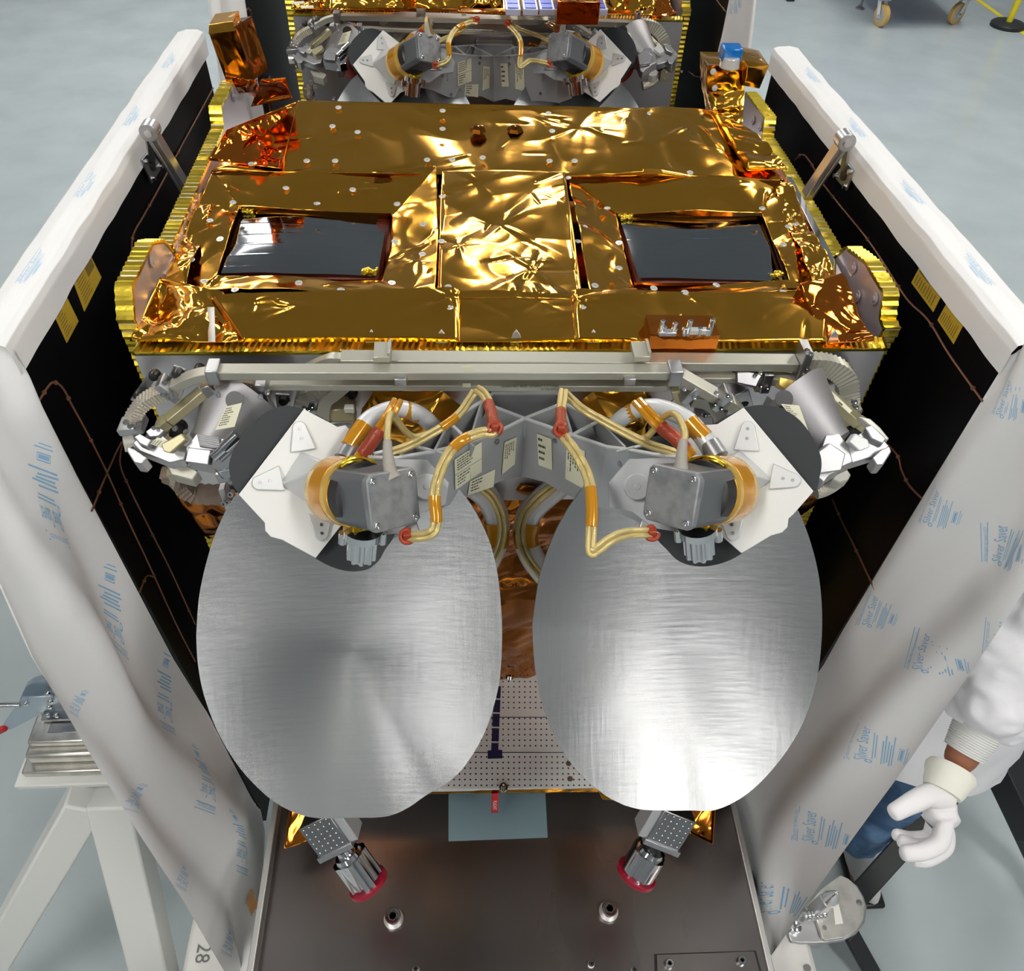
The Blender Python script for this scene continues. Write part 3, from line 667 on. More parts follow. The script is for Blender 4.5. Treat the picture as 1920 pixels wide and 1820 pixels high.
side_unit(-1, plL, dsL, ([(524, 908), (563, 846), (640, 880), (612, 968)], [(592, 884, 1.06), (606, 866, 1.06), (632, 872, 1.08), (622, 960, 1.07)]),
          [((561, 803), (568, 845)), ((486, 905), (528, 896)), ((602, 1000), (600, 962))], D(618, 915, 1.09), D(744, 938, .995), (680, 1008), [(672, 862, 1.07), (740, 860, 1.07), (800, 862, 1.07), (842, 905, 1.08), (836, 946, 1.08), (790, 962, 1.07), (745, 1000, 1.065), (690, 1004, 1.065)], 10, None)
plR = [(1394, 764), (1345, 795), (1316, 797), (1306, 806), (1265, 850), (1265, 950), (1330, 985), (1390, 1037), (1445, 1004), (1466, 998), (1476, 988), (1478, 972), (1487, 964), (1525, 921)]
dsR = [(1394, 764), (1425, 759), (1460, 764), (1490, 780), (1512, 803), (1533, 840), (1540, 868), (1535, 898), (1525, 922), (1460, 985), (1390, 1038), (1352, 1056), (1312, 1062), (1275, 1053), (1250, 1030), (1228, 1002), (1225, 950), (1270, 860), (1330, 800)]
side_unit(1, plR, dsR, ([(1451, 900), (1388, 842), (1325, 880), (1350, 965)], [(1384, 884, 1.06), (1366, 866, 1.06), (1340, 872, 1.08), (1352, 960, 1.07)]),
          [((1403, 803), (1400, 845)), ((1488, 900), (1446, 893)), ((1375, 1000), (1372, 962))], D(1374, 915, 1.09), D(1252, 932, .995), (1309, 1003), [(1318, 860, 1.07), (1250, 858, 1.07), (1180, 860, 1.08), (1140, 905, 1.08), (1142, 952, 1.08), (1185, 960, 1.07), (1225, 990, 1.065), (1290, 1000, 1.065)], -12, None)
for u in (800, 1195):
    p = D(u, 912, 1.062); MB().lathe(p, -fwd, [(-.008, .016), (0, .016), (.001, .015), (.001, .004), (.003, .003)], 24).build('boss', 'bracket_light', br)
# --- white tubes with kapton bands and cable bundles
def tubep(pts, r, mt, name, parent=sat, n=14, off=(0, 0, 0)):
    q = spline([D(u, v, t) + V(off) for u, v, t in pts], 7); return MB().tube(q, r, n).build(name, mt, parent)
def sleeve(pts, r, mt, parent, name='kapton_band'):
    q = spline([D(u, v, t) for u, v, t in pts], 5); return MB().tube(q, r, 14).build(name, mt, parent)
tL = [(655, 848, 1.09), (682, 797, 1.10), (714, 774, 1.11), (750, 766, 1.12), (786, 777, 1.13), (815, 803, 1.15), (835, 840, 1.17)]
o = tubep(tL, .0117, 'tube_white', 'feed_tube'); sleeve([(655, 838, 1.089), (668, 818, 1.094), (683, 797, 1.1)], .0122, 'kapton', o); sleeve([(758, 767, 1.122), (772, 771, 1.126), (784, 777, 1.13)], .0122, 'kapton', o)
MB().cyl(D(646, 862, 1.085), D(660, 838, 1.092), .014, .0135, 24).build('collar', 'machined', o)
tR = [(1335, 848, 1.09), (1300, 797, 1.10), (1265, 774, 1.11), (1228, 763, 1.12), (1195, 768, 1.13), (1165, 785, 1.14), (1135, 815, 1.16)]
o = tubep(tR, .0117, 'tube_white', 'feed_tube'); sleeve([(1322, 822, 1.094), (1308, 808, 1.097), (1292, 790, 1.101)], .0122, 'kapton', o); sleeve([(1192, 769, 1.131), (1180, 775, 1.135), (1170, 782, 1.14)], .0122, 'kapton', o)
MB().cyl(D(1346, 858, 1.085), D(1330, 832, 1.092), .014, .0135, 24).build('collar', 'machined', o)
def bundle(pts, parent=sat, name='cable', mt='cable', r=.0034, w=3.2, wraps=()):
    q = spline([D(u, v, t) for u, v, t in pts], 8); mb = MB()
    for s in (-1, 1):
        pp_ = []
        for i, p in enumerate(q):
            d = (q[min(i + 1, len(q) - 1)] - q[max(i - 1, 0)]).normalized(); x = d.cross(fwd).normalized(); pp_.append(p + x * s * r * .9 + fwd * .0006 * math.sin(i))
        mb.tube(pp_, r, 10)
    o = mb.build(name, mt, parent)
    for a, b, m2 in wraps:
        i0, i1 = int(a * (len(q) - 1)), max(int(a * (len(q) - 1)) + 1, int(b * (len(q) - 1)))
        MB().tube(q[i0:i1 + 1], r * 2.05, 12).build('tape_wrap', m2, o)
    return o
t1 = 1.02
bundle([(894, 729, 1.10), (909, 741, 1.08), (919, 766, 1.06), (926, 800, 1.03), (924, 810, 1.02), (902, 811, t1), (866, 826, t1), (840, 853, 1.01), (822, 894, 1.0), (815, 930, .99), (818, 978, .99), (806, 1001, .99), (765, 1007, 1.0)], wraps=[(.14, .27, 'cable_red'), (.47, .56, 'kapton'), (.76, .84, 'kapton')])
bundle([(1057, 731, 1.10), (1053, 760, 1.08), (1051, 789, 1.05), (1057, 817, 1.03), (1074, 840, 1.02), (1094, 874, 1.01), (1106, 909, 1.0), (1110, 960, .99), (1108, 1030, .98), (1120, 1030, .98), (1146, 1011, .98), (1177, 1000, .99), (1222, 998, 1.0)], wraps=[(.12, .26, 'cable_red'), (.52, .62, 'kapton')])
for c in ((764, 1005, 1.0), (928, 803, 1.02), (1052, 806, 1.03), (1222, 999, 1.0)):
    p = D(*c); mb = MB(); a = rl.uniform(0, 3); mb.tube([p + right * .0075 * math.cos(a + k * .5) * 1 + down * .0075 * math.sin(a + k * .5) - fwd * .002 for k in range(11)], .003, 8); mb.box(p, (.009, .009, .014)); mb.build('cable_tie', 'cable_red', sat, bevel=.002)
for m, c in ((-1, (743, 1000, 1.02)), (1, (1240, 1000, 1.02))):
    p = D(*c); mb = MB(); mb.prism([p, p + right * .028 * -m - down * .0, p + right * .022 * -m - down * .016], fwd * .004); mb.build('cable_clip', 'machined', sat, bevel=.001)
bundle([(890, 734, 1.11), (866, 770, 1.10), (842, 792, 1.09), (800, 818, 1.08), (765, 836, 1.08), (720, 852, 1.08)], r=.003, wraps=[(.3, .48, 'kapton')])
bundle([(1060, 737, 1.11), (1090, 765, 1.10), (1124, 785, 1.09), (1170, 810, 1.08), (1215, 832, 1.08), (1270, 850, 1.08)], r=.003)
bundle([(745, 751, 1.09), (733, 775, 1.07), (712, 806, 1.06), (690, 838, 1.06), (672, 862, 1.06)], mt='kapton', r=.0042, name='cable', wraps=[(.5, .9, 'cable_red')])
bundle([(1194, 751, 1.09), (1215, 775, 1.07), (1240, 800, 1.06), (1270, 825, 1.05), (1296, 855, 1.05)], mt='kapton', r=.0042, name='cable', wraps=[(.5, .9, 'cable_red')])
for pts in ([(733, 890, 1.0), (727, 850, 1.0), (727, 800, 1.02), (734, 776, 1.04), (746, 790, 1.06), (760, 808, 1.08), (778, 819, 1.09), (808, 812, 1.1)], [(1276, 883, 1.0), (1279, 843, 1.0), (1284, 811, 1.02), (1268, 778, 1.04), (1248, 779, 1.06), (1228, 803, 1.08), (1206, 822, 1.09), (1171, 814, 1.1)]):
    o = tubep(pts, .0042, 'cable', 'cable'); q = spline([D(*p) for p in pts[:3]], 5)
    MB().tube([D(pts[0][0] + (4 if pts[0][0] < 900 else -4), pts[0][1] + 8, 1.0)] + q[:8], [.0105, .0078, .0064, .0051], 12).build('cable_boot', 'cable_grey', o)
# U shaped tubes seen between the dishes
for m, pts in ((-1, [(880, 905, 1.33), (912, 930, 1.33), (930, 965, 1.34), (932, 1005, 1.35), (918, 1045, 1.36), (890, 1080, 1.38)]), (1, [(1055, 905, 1.33), (1018, 935, 1.33), (992, 965, 1.34), (985, 1005, 1.35), (998, 1045, 1.36), (1030, 1085, 1.38)])):
    o = tubep(pts, .021, 'tube_white', 'feed_tube'); i = 3
    sleeve([(pts[2][0], pts[2][1] + 12, 1.343), (pts[3][0], pts[3][1] - 5, 1.348), (pts[3][0] - (2 * m * -1), pts[3][1] + 18, 1.352)], .0217, 'kapton', o)
    bundle([(u - m * 9, v, t - .022) for u, v, t in pts], o, r=.0045)
# octagonal foil bags behind the bracket
for poly, nm in (([(700, 733), (830, 733), (864, 760), (862, 800), (835, 840), (700, 840), (674, 800), (676, 765)], 0), ([(1112, 733), (1215, 733), (1240, 760), (1240, 800), (1215, 840), (1112, 840), (1076, 800), (1080, 760)], 1)):
    q = [P(u, v, y=-.03) for u, v in poly]; c = sum(q, V()) / len(q); N = len(q)
    def fn(s, t, q=q, c=c, N=N):
        k = (s * N) % N; i = int(k) % N; e = q[i] * (1 - k + int(k)) + q[(i + 1) % N] * (k - int(k)); return c + (e - c) * (1 - t * .999) + V((0, -.035 * math.sin(min(1, t * 1.4) * PI / 2), 0))
    crinkle(MB(), fn, 96, 20, .008, 12, 91 + nm, .003, 16).build('foil_pouch', 'foil', sat, smooth=50)
D = D0
# ================================================================== waveguide rails across the front of the satellite
def px3(pts, sm=0):
    q = [D(u, v, t) for u, v, t in pts]; return spline(q, sm) if sm else q
def dpt(u, v, y): 
    p = P(u, v, y=y); return (p - CAM).dot(fwd)
def rail(p0, p1, y, w_, h_, name='waveguide_rail', mt='rail', parent=sat):
    a, b = P(*p0, y=y), P(*p1, y=y); o = MB().beam(a, b, w_, h_).build(name, mt, parent, bevel=.0012); return o
def block(u, v, y, d, rz=0, name='joint', mt='machined', parent=sat, tilt=0, bev=.0015):
    p = P(u, v, y=y); Rm = Matrix.Rotation(R(rz), 3, 'Y') @ Matrix.Rotation(R(tilt), 3, 'X')
    return MB().box(p, d, Rm).build(name, mt, parent, bevel=bev)
def bolts(pts, y, r=.0035, mt='chrome', parent=sat, L=.006, name='bolt', axis=(0, -1, .5)):
    for u, v in pts:
        p = P(u, v, y=y); MB().lathe(p, axis, [(0, r), (L, r), (L, r * .6), (L * .7, r * .5)], 10).build(name, mt, parent)
def elbow(pts, w_, h_, mt='rail', name='flexible_waveguide', rib=0, up=V((0, 0, 1))):
    q = spline([P(u, v, y=y) for u, v, y in pts], 8); mb = MB()
    if not rib: mb.rtube(q, w_, h_, up)
    else:
        n = len(q); rings = []
        for i, p in enumerate(q):
            d = (q[min(i + 1, n - 1)] - q[max(i - 1, 0)]).normalized(); x = d.cross(up).normalized(); yv = x.cross(d).normalized(); k = 1 + (.08 if i % 2 else -.05)
            rings += [p + x * w_ / 2 * a * k + yv * h_ / 2 * b * k for a, b in ((-1, -1), (1, -1), (1, 1), (-1, 1))]
        mb.add(rings, [(i * 4 + j, i * 4 + (j + 1) % 4, i * 4 + 4 + (j + 1) % 4, i * 4 + 4 + j) for i in range(n - 1) for j in range(4)] + [(3, 2, 1, 0), tuple(n * 4 - 4 + j for j in range(4))])
    return mb.build(name, mt, sat, bevel=0 if rib else .001)
r1 = rail((640, 673), (1492, 680), -.030, .024, .014)
elbow([(645, 674, -.03), (625, 672, -.03), (600, 680, -.025), (575, 692, -.02)], .014, .012)
r2 = rail((402, 697), (1258, 697), -.062, .020, .013)
r3 = rail((490, 721), (1250, 724), -.052, .014, .010)
r5 = rail((1262, 708), (1420, 709), -.030, .014, .010)
for u, v, y, par in ((717, 662, -.036, r1), (1200, 661, -.036, r1)):
    MB().box(P(u, v, y=y) + V((0, 0, .002)), (.022, .034, .009)).build('rail_clip', 'rail', par, bevel=.001); MB().box(P(u + 14, v - 4, y=y), (.004, .03, .018)).build('rail_clip', 'rail', par, bevel=.0006)
for u in (752, 1178): MB().box(P(u, 704, y=-.064), (.016, .03, .012)).build('rail_clip', 'machined', r2, bevel=.001)
# printed marks on the rails
def marks(s, u, v, y, size, parent, cond=.8, flip=True):
    mb = MB(); p = P(u, v, y=y); dx = V((-1, 0, 0)) if flip else V((1, 0, 0)); dy = V((0, -.0, -1)) if flip else V((0, 0, 1))
    put_text(mb, s, size, p, dx, dy, 0, cond, V((0, -.0004, 0))); return mb.build('marking', 'ink', parent)
yf = -.052 - .0075
marks('00544-10110509-20  2208  S/N 040083', 1048, 721, yf, .0062, r3)
marks('FGR01284-20', 1048, 727, yf, .0055, r3)
MB().box(P(876, 690, y=-.0725) , (.012, .0006, .006)).build('code_patch', 'label_cream', r2)
MB().box(P(875, 722, y=yf) , (.011, .0006, .007)).build('code_patch', 'label_cream', r3)
# ---- left end
block(402, 697, -.062, (.016, .028, .024))
elbow([(395, 700, -.062), (362, 707, -.062), (325, 724, -.064)], .018, .013, 'rail')
block(318, 728, -.066, (.012, .026, .034), -35); bolts([(311, 716), (322, 744), (330, 740), (308, 738)], -.085)
elbow([(313, 733, -.066), (290, 742, -.068), (268, 756, -.072), (254, 775, -.076), (249, 790, -.08)], .022, .014, 'braid', rib=1)
block(249, 797, -.082, (.034, .028, .012), -8); bolts([(238, 790), (246, 797), (258, 800), (262, 792)], -.10)
elbow([(248, 800, -.082), (246, 822, -.09), (250, 845, -.10)], .018, .014, 'clear_film')
# brown braided part and its gold arm
elbow([(488, 721, -.052), (460, 716, -.052), (432, 716, -.054), (405, 724, -.056)], .018, .013, 'braid_brown', rib=1)
block(493, 727, -.054, (.014, .024, .030)); block(398, 730, -.058, (.014, .024, .030), -20); bolts([(503, 734), (490, 742), (410, 738), (405, 748)], -.07)
ga = elbow([(382, 733, -.060), (316, 788, -.085)], .016, .013, 'rail_gold', 'waveguide_arm')
elbow([(316, 788, -.085), (306, 796, -.088), (305, 812, -.092), (318, 828, -.10)], .017, .014, 'rail_gold', 'waveguide_arm')
# support brackets with dark bolts
def strap(u0, v0, u1, v1, y, w_=.012):
    a, b = P(u0, v0, y=y), P(u1, v1, y=y); o = MB().beam(a, b, .004, w_, up=V((0, 1, 0)).cross(b - a)).build('support_strap', 'machined', sat, bevel=.001)
    return o
strap(290, 698, 252, 752, -.03); strap(338, 688, 318, 730, -.04, .016)
def bumper(u, v, y, r=.008, parent=sat):
    p = P(u, v, y=y); MB().lathe(p, (0, -1, .3), [(-.004, r * 1.1), (.004, r), (.008, r * .8), (.009, r * .3)], 14).build('rubber_bumper', 'black_rubber', parent)
for u, v, y in ((290, 703, -.035), (261, 740, -.04), (334, 700, -.05), (374, 692, -.02), (532, 750, -.02), (336, 800, -.07), (332, 812, -.09), (661, 738, -.01), (1589, 693, -.01), (1538, 698, -.01), (1394, 752, -.01), (1510, 712, -.02), (1568, 802, -.06), (1410, 700, -.02), (1384, 698, -.02), (1597, 812, -.09), (1608, 815, -.09)): bumper(u, v, y, .007 if v < 790 else .010)
strap(530, 738, 534, 778, -.015, .02)
# curved ribbed guides behind
elbow([(640, 706, -.02), (600, 726, -.02), (572, 738, -.02), (562, 766, -.02)], .026, .018, 'rail', rib=1)
elbow([(655, 712, -.03), (628, 735, -.03), (610, 752, -.03), (606, 790, -.03)], .018, .018, 'rail')
block(637, 772, -.02, (.044, .03, .034), 0, 'electronics_box', 'rail_gold'); block(632, 790, -.03, (.05, .02, .012), 0, 'electronics_box', 'steel_dark'); block(655, 766, -.036, (.014, .01, .010), 0, 'connector', 'case_white')
block(590, 775, -.02, (.014, .02, .03), 0, 'connector', 'machined'); bolts([(572, 763), (580, 766), (586, 760)], -.03)
# ---- feed horn, left
def horn(a, b, r0, r1, px, w_, mt='silver_panel'):
    A_, B_ = D(*a), D(*b); ax = B_ - A_; L = ax.length
    o = MB().lathe(A_, ax, [(0, r0), (L * .12, r0 * 1.05), (L * .9, r1), (L, r1 * 1.06), (L, r1 * .96), (L * .3, r0)], 40).build('feed_horn', 'horn_metal', sat)
    return o
hl = horn((392, 838, 1.09), (462, 752, 1.12), .030, .060, None, None)
def cone_label(px, o, n, parent): return label(px, parent, 0, 8, o=o, n=n)
cn = -fwd + V((-.2, 0, .1)); cn.normalize()
cone_label([(424, 762), (454, 755), (440, 800), (404, 806)], D(420, 780, 1.045), cn, hl)
hr = horn((1560, 838, 1.09), (1475, 752, 1.12), .030, .060, None, None)
cone_label([(1464, 757), (1498, 760), (1515, 806), (1492, 792)], D(1490, 780, 1.045), (-fwd + V((.2, 0, .1))).normalized(), hr)
for u, v in ((440, 750), (1470, 748)):
    MB().lathe(D(u, v, 1.05), -fwd, [(0, .012), (.0006, .012)], 20).build('slot', 'black_rubber', hl if u < 900 else hr)
# big slanted horn wall beside each black shield
MB().prism([D(505, 742, 1.10), D(490, 760, 1.09), D(420, 815, 1.085), D(425, 826, 1.09), D(450, 838, 1.10), D(520, 772, 1.12)], fwd * .004).build('horn_wall', 'horn_metal', sat)
MB().prism([D(1440, 742, 1.10), D(1455, 760, 1.09), D(1525, 815, 1.085), D(1522, 826, 1.09), D(1490, 838, 1.10), D(1425, 772, 1.12)], fwd * .004).build('horn_wall', 'horn_metal', sat)
# ---- machined feed assemblies (polygons in plan, given their own thickness)
def slab(pts, t, th_, name='feed_block', mt='machined', parent=sat, bev=.0015, vec=None):
    return MB().prism([D(u, v, t) for u, v in pts], (fwd if vec is None else vec) * th_).build(name, mt, parent, bevel=bev)
dn_ = (fwd * .4 + V((0, 0, -1))).normalized()
fbL = slab([(248, 830), (262, 818), (276, 822), (300, 812), (318, 826), (352, 836), (345, 862), (318, 868), (262, 846)], 1.06, .016, vec=dn_)
slab([(348, 838), (368, 812), (400, 818), (436, 824), (428, 862), (412, 876), (350, 864)], 1.05, .022, vec=dn_, parent=fbL)
slab([(352, 838), (395, 843), (390, 872), (346, 866)], 1.035, .018, parent=fbL, name='feed_cover')
slab([(238, 836), (254, 842), (276, 858), (266, 870), (252, 868), (238, 846)], 1.05, .022, parent=fbL, name='flange', vec=dn_)
slab([(250, 818), (262, 812), (284, 824), (276, 838), (262, 832)], 1.045, .01, parent=fbL, name='flange', vec=dn_)
slab([(272, 808), (290, 796), (308, 806), (298, 818), (280, 820)], 1.055, .012, parent=fbL, name='flange', vec=dn_)
slab([(302, 832), (340, 812), (348, 824), (318, 850), (306, 846)], 1.035, .014, parent=fbL, name='waveguide_port', mt='rail_gold')
label([(282, 832), (295, 820), (312, 824), (300, 838)], fbL, 0, 3, o=D(296, 828, 1.045), n=(-fwd).normalized())
for k in range(6):
    a, b = D(370 + k * 1.0, 816 + k * 4, 1.045), D(410 + k * .5, 822 + k * 4, 1.045); MB().beam(a, b, .0015, .003).build('fin', 'machined', fbL)
MB().cyl(D(420, 840, 1.03), D(446, 816, 1.03), .0085, .0085, 20).build('tuning_screw', 'chrome', fbL); MB().cyl(D(400, 858, 1.03), D(424, 836, 1.03), .006, .006, 16).build('tuning_screw', 'chrome', fbL)
slab([(398, 852), (424, 838), (440, 850), (436, 878), (410, 884), (396, 870)], 1.04, .02, parent=fbL, name='flange', mt='chrome', vec=dn_)
slab([(405, 872), (432, 868), (426, 890), (402, 892)], 1.06, .02, parent=fbL, name='flange', vec=dn_)
bolts([(280, 815), (291, 800), (260, 838), (274, 828), (248, 840), (265, 866), (350, 808), (330, 802)], -.11, .003, parent=fbL)
slab([(310, 870), (330, 862), (352, 872), (372, 884), (360, 900), (322, 890)], 1.09, .02, name='feed_block', mt='rail', parent=fbL, vec=dn_)
elbow([(318, 884, -.08), (334, 908, -.075), (368, 925, -.07), (425, 927, -.07)], .026, .018, 'braid_brown', rib=1)
elbow([(318, 884, -.084), (334, 912, -.08), (368, 929, -.075), (425, 931, -.075)], .008, .014, 'braid', rib=1)
block(424, 928, -.08, (.010, .02, .046)); bolts([(424, 940), (436, 922), (438, 938)], -.09, .0045, L=.012)
for k, (u, v) in enumerate(((330, 880), (345, 888), (360, 884), (338, 872))): block(u, v, -.09, (.012, .014, .012), 20 * k, 'fitting', 'clear_film')
# ---- right end
j = block(1503, 676, -.032, (.012, .034, .050)); bolts([(1512, 656), (1516, 700), (1510, 690), (1518, 662)], -.045, .003, parent=j)
elbow([(1508, 682, -.03), (1540, 683, -.03), (1568, 692, -.03), (1586, 712, -.03), (1590, 738, -.03), (1590, 752, -.03)], .028, .018, 'rail', rib=1, up=V((0, 1, 0)))
fl_ = block(1580, 760, -.035, (.050, .03, .008)); bolts([(1558, 750), (1600, 752), (1603, 762), (1562, 758)], -.05, .004, parent=fl_)
block(1574, 790, -.02, (.030, .02, .05), 0, 'waveguide_port', 'rail_gold')
elbow([(1422, 710, -.03), (1450, 710, -.035), (1478, 712, -.04), (1505, 722, -.045)], .018, .013, 'rail')
j = block(1434, 710, -.034, (.014, .026, .034)); block(1428, 725, -.03, (.02, .01, .014), 0, 'joint', 'rail_gold'); bolts([(1424, 698), (1424, 722), (1436, 726)], -.045, .003, parent=j)
j = block(1515, 722, -.05, (.014, .028, .036), 32); block(1500, 740, -.05, (.012, .012, .030), 55, 'joint', 'rail_gold'); bolts([(1522, 706), (1512, 740), (1526, 728), (1508, 702)], -.065, .003, parent=j)
wa = elbow([(1524, 716, -.052), (1610, 792, -.085)], .018, .014, 'rail_gold', 'waveguide_arm')
elbow([(1610, 790, -.085), (1622, 800, -.088), (1622, 815, -.092), (1608, 832, -.10)], .018, .014, 'rail_gold', 'waveguide_arm')
label([(1549, 734), (1556, 730), (1598, 770), (1592, 775)], wa, 0, 2, o=P(1572, 752, y=-.082), n=(-fwd).normalized())
block(1264, 699, -.064, (.018, .028, .026)); elbow([(1268, 700, -.064), (1345, 744, -.085)], .020, .014, 'rail')
j = block(1350, 746, -.088, (.012, .026, .032), 35); bolts([(1342, 736), (1350, 764), (1362, 740), (1338, 756)], -.10, .003, parent=j)
elbow([(1352, 748, -.088), (1372, 756, -.088), (1388, 775, -.088), (1394, 800, -.088)], .020, .014, 'rail', rib=1)
elbow([(1296, 746, -.06), (1325, 752, -.06), (1345, 770, -.06), (1350, 800, -.06)], .020, .018, 'rail')
j = block(1292, 735, -.075, (.012, .024, .03), 35); block(1268, 740, -.06, (.012, .02, .03), -20, 'joint', 'rail_gold'); bolts([(1282, 728), (1300, 744), (1262, 752)], -.09, .003, parent=j)
bolts([(1320, 776), (1352, 776), (1358, 770), (1346, 782), (1362, 782), (1340, 768)], -.05, .004, parent=j)
block(1325, 785, -.03, (.04, .02, .03), 0, 'fitting', 'steel_dark')
slab([(1382, 690), (1430, 702), (1418, 726), (1382, 718)], 1.12, .01, 'support_strap', 'steel_dark'); strap(1390, 735, 1402, 775, -.015, .022)
slab([(1462, 706), (1490, 712), (1482, 735), (1460, 722)], 1.12, .02, 'foil_wrapped_block', 'kapton_pale'); block(1552, 718, -.02, (.024, .016, .035), -10, 'fitting', 'chrome')
# right feed block (mirror arrangement)
fbR = slab([(1668, 836), (1655, 822), (1640, 812), (1622, 806), (1595, 824), (1560, 845), (1570, 862), (1600, 868), (1650, 852)], 1.06, .016, vec=dn_)
slab([(1540, 842), (1548, 815), (1575, 812), (1592, 838), (1600, 866), (1560, 884), (1540, 880)], 1.05, .022, vec=dn_, parent=fbR)
slab([(1530, 850), (1556, 830), (1586, 850), (1578, 882), (1536, 888)], 1.035, .012, parent=fbR, name='feed_cover')
slab([(1592, 828), (1604, 812), (1628, 824), (1632, 838), (1612, 846)], 1.035, .014, parent=fbR, name='waveguide_port', mt='bracket_light')
slab([(1622, 800), (1635, 796), (1662, 822), (1655, 832), (1634, 822)], 1.05, .01, parent=fbR, name='flange', vec=dn_)
slab([(1668, 836), (1672, 846), (1656, 872), (1644, 872), (1636, 858), (1652, 842)], 1.05, .022, parent=fbR, name='flange', vec=dn_)
slab([(1525, 868), (1556, 868), (1576, 880), (1555, 892), (1545, 905), (1535, 896)], 1.05, .02, parent=fbR, name='flange', vec=dn_)
slab([(1610, 780), (1632, 784), (1650, 800), (1668, 822), (1660, 826), (1640, 806)], 1.075, .01, parent=fbR, name='cover_film', mt='clear_film', vec=dn_)
bolts([(1632, 812), (1648, 822), (1640, 826), (1655, 840), (1560, 838), (1568, 848), (1590, 856), (1600, 842)], -.11, .003, parent=fbR)
slab([(1570, 885), (1588, 878), (1596, 890), (1590, 900), (1575, 905), (1560, 898)], 1.07, .018, name='fitting', mt='clear_film', parent=fbR, vec=dn_)
MB().tube([D(u, v, 1.1) for u, v in ((1575, 892), (1562, 905), (1545, 915), (1528, 920))], .012, 12, sm=5).build('flexible_waveguide', 'braid', sat)
# ---- thrusters with red caps below the dishes
def thruster(a, b, m):
    A_, B_ = D(*a), D(*b); ax = (B_ - A_).normalized(); x = right - ax * right.dot(ax); x.normalize(); y = ax.cross(x)
    Rm = Matrix((x, y, ax)).transposed()
    base = MB().box(A_ - ax * .035, (.07, .06, .075), Rm).build('thruster', 'steel_dark', sat, bevel=.002)
    dots = MB()
    for i in range(5):
        for j in range(6): dots.ball(A_ - ax * (.068 - j * .012) + x * (i - 2) * .013 + y * (.031 if y.dot(CAM - A_) > 0 else -.031), .0022, 4)
    dots.build('rivet', 'chrome', base); base.children[0]['kind'] = 'stuff'
    MB().box(A_ + ax * .006, (.078, .068, .012), Rm).build('flange', 'machined', base, bevel=.001)
    MB().box(A_ - ax * .03 + x * .042 * m * -1, (.02, .05, .07), Rm).build('side_plate', 'bracket', base, bevel=.002)
    MB().lathe(A_ + ax * .012, ax, [(0, .018), (.008, .020), (.012, .017), (.030, .019)], 28).build('thruster_neck', 'black_rubber' if m > 0 else 'chrome', base)
    L = (B_ - A_).length; n_ = 40; r0_ = []; r1_ = []
    for j in range(n_):
        aa = 2 * PI * j / n_; r = .0365 if (j // 5) % 2 else .033; v_ = (x * math.cos(aa) + y * math.sin(aa)) * r; r0_.append(A_ + ax * .045 + v_); r1_.append(A_ + ax * L + v_)
    nz = MB().add(r0_ + r1_, [tuple(range(n_))[::-1], tuple(range(n_, 2 * n_))] + [(j, (j + 1) % n_, (j + 1) % n_ + n_, j + n_) for j in range(n_)])
    nz.cyl(A_ + ax * .036, A_ + ax * .05, .026, .03, 30)
    nz.build('thruster_nozzle', 'chrome', base, smooth=25)
    cp = MB().cyl(A_ + ax * L, A_ + ax * (L + .010), .042, .042, 32); cp.build('red_cap', 'red_cap', base, bevel=.001)
    MB().ball(A_ + ax * (L + .011) - fwd * .036, .004, 6).build('cap_screw', 'chrome', base)
    for s_ in (-1, 1):
        MB().ball(A_ + ax * .016 + x * s_ * .036 , .0045, 6).build('screw', 'chrome', base)
thruster((632, 1574, 1.60), (688, 1652, 1.625), -1)
thruster((1238, 1564, 1.60), (1195, 1634, 1.625), 1)
# ---- red streamer hanging from the shelf
a = P(928, 1486, z=.94); tg = thing('warning_streamer', 'small red FLIGHT streamer hanging below the perforated shelf of the near satellite', 'tag', a)
yv = a.y - .004; q = [V((a.x - .008, yv, .945)), V((a.x + .008, yv, .945))]; bz = P(928, 1525, y=yv - .01).z
mb = MB().grid(lambda s, t: (q[0] * (1 - s) + q[1] * s) + V((0, -.010 * t - .002 * math.sin(t * 5), -(q[0].z - bz) * t)), 3, 12)
mb.build('ribbon', 'red_tag', tg, solid=.0008)
mb = MB(); put_text(mb, 'FLIGHT', .0125, V((a.x - .0045, yv - .0075, .945 - .022)), V((0, -.09, -1)).normalized() * 1.1, V((1, 0, 0)), 0, 1); mb.build('lettering', 'white_text', tg)
# ================================================================== carrier base plate, side panels, paper
ZP = .80
ZL, ZK = .44, .60                                          # top of the painted frame
pxl, pxr = P(482, 1820, z=ZP).x, P(1440, 1820, z=ZP).x
plate = thing('base_plate', 'brushed steel base plate of the satellite carrier with socket bolts', 'base plate', (0, 1, ZK))
YF = -.95
MB().box(((pxl + pxr) / 2, (YF + 3.6) / 2, ZP - .01), (pxr - pxl, 3.6 - YF, .02)).build('plate', 'plate_steel', plate, bevel=.002)
for x, s in ((pxl - .006, -1), (pxr + .006, 1)): MB().box((x, (YF + 3.6) / 2, ZP + (.012 if s < 0 else -.004)), (.014, 3.6 - YF, .05 if s < 0 else .02)).build('side_rail', 'plate_rim', plate, bevel=.002)
def socket_bolt(u, v, r, h, name='socket_bolt'):
    p = P(u, v, z=ZP)
    o = MB().lathe(p, (0, 0, 1), [(0, r), (h * .9, r), (h, r * .9), (h, r * .62), (h * .45, r * .60), (h * .45, .0001)], 30).build(name, 'chrome', plate, smooth=30)
    hx = MB().lathe(p + V((0, 0, h * .46)), (0, 0, 1), [(0, r * .6), (h * .545, r * .62), (h * .545, r * .5), (.0, r * .48)], 6).build('hex_socket', 'steel_dark', o, smooth=20)
    MB().lathe(p, (0, 0, 1), [(0, r * 1.25), (.0015, r * 1.25)], 30).build('washer', 'plate_rim', o)
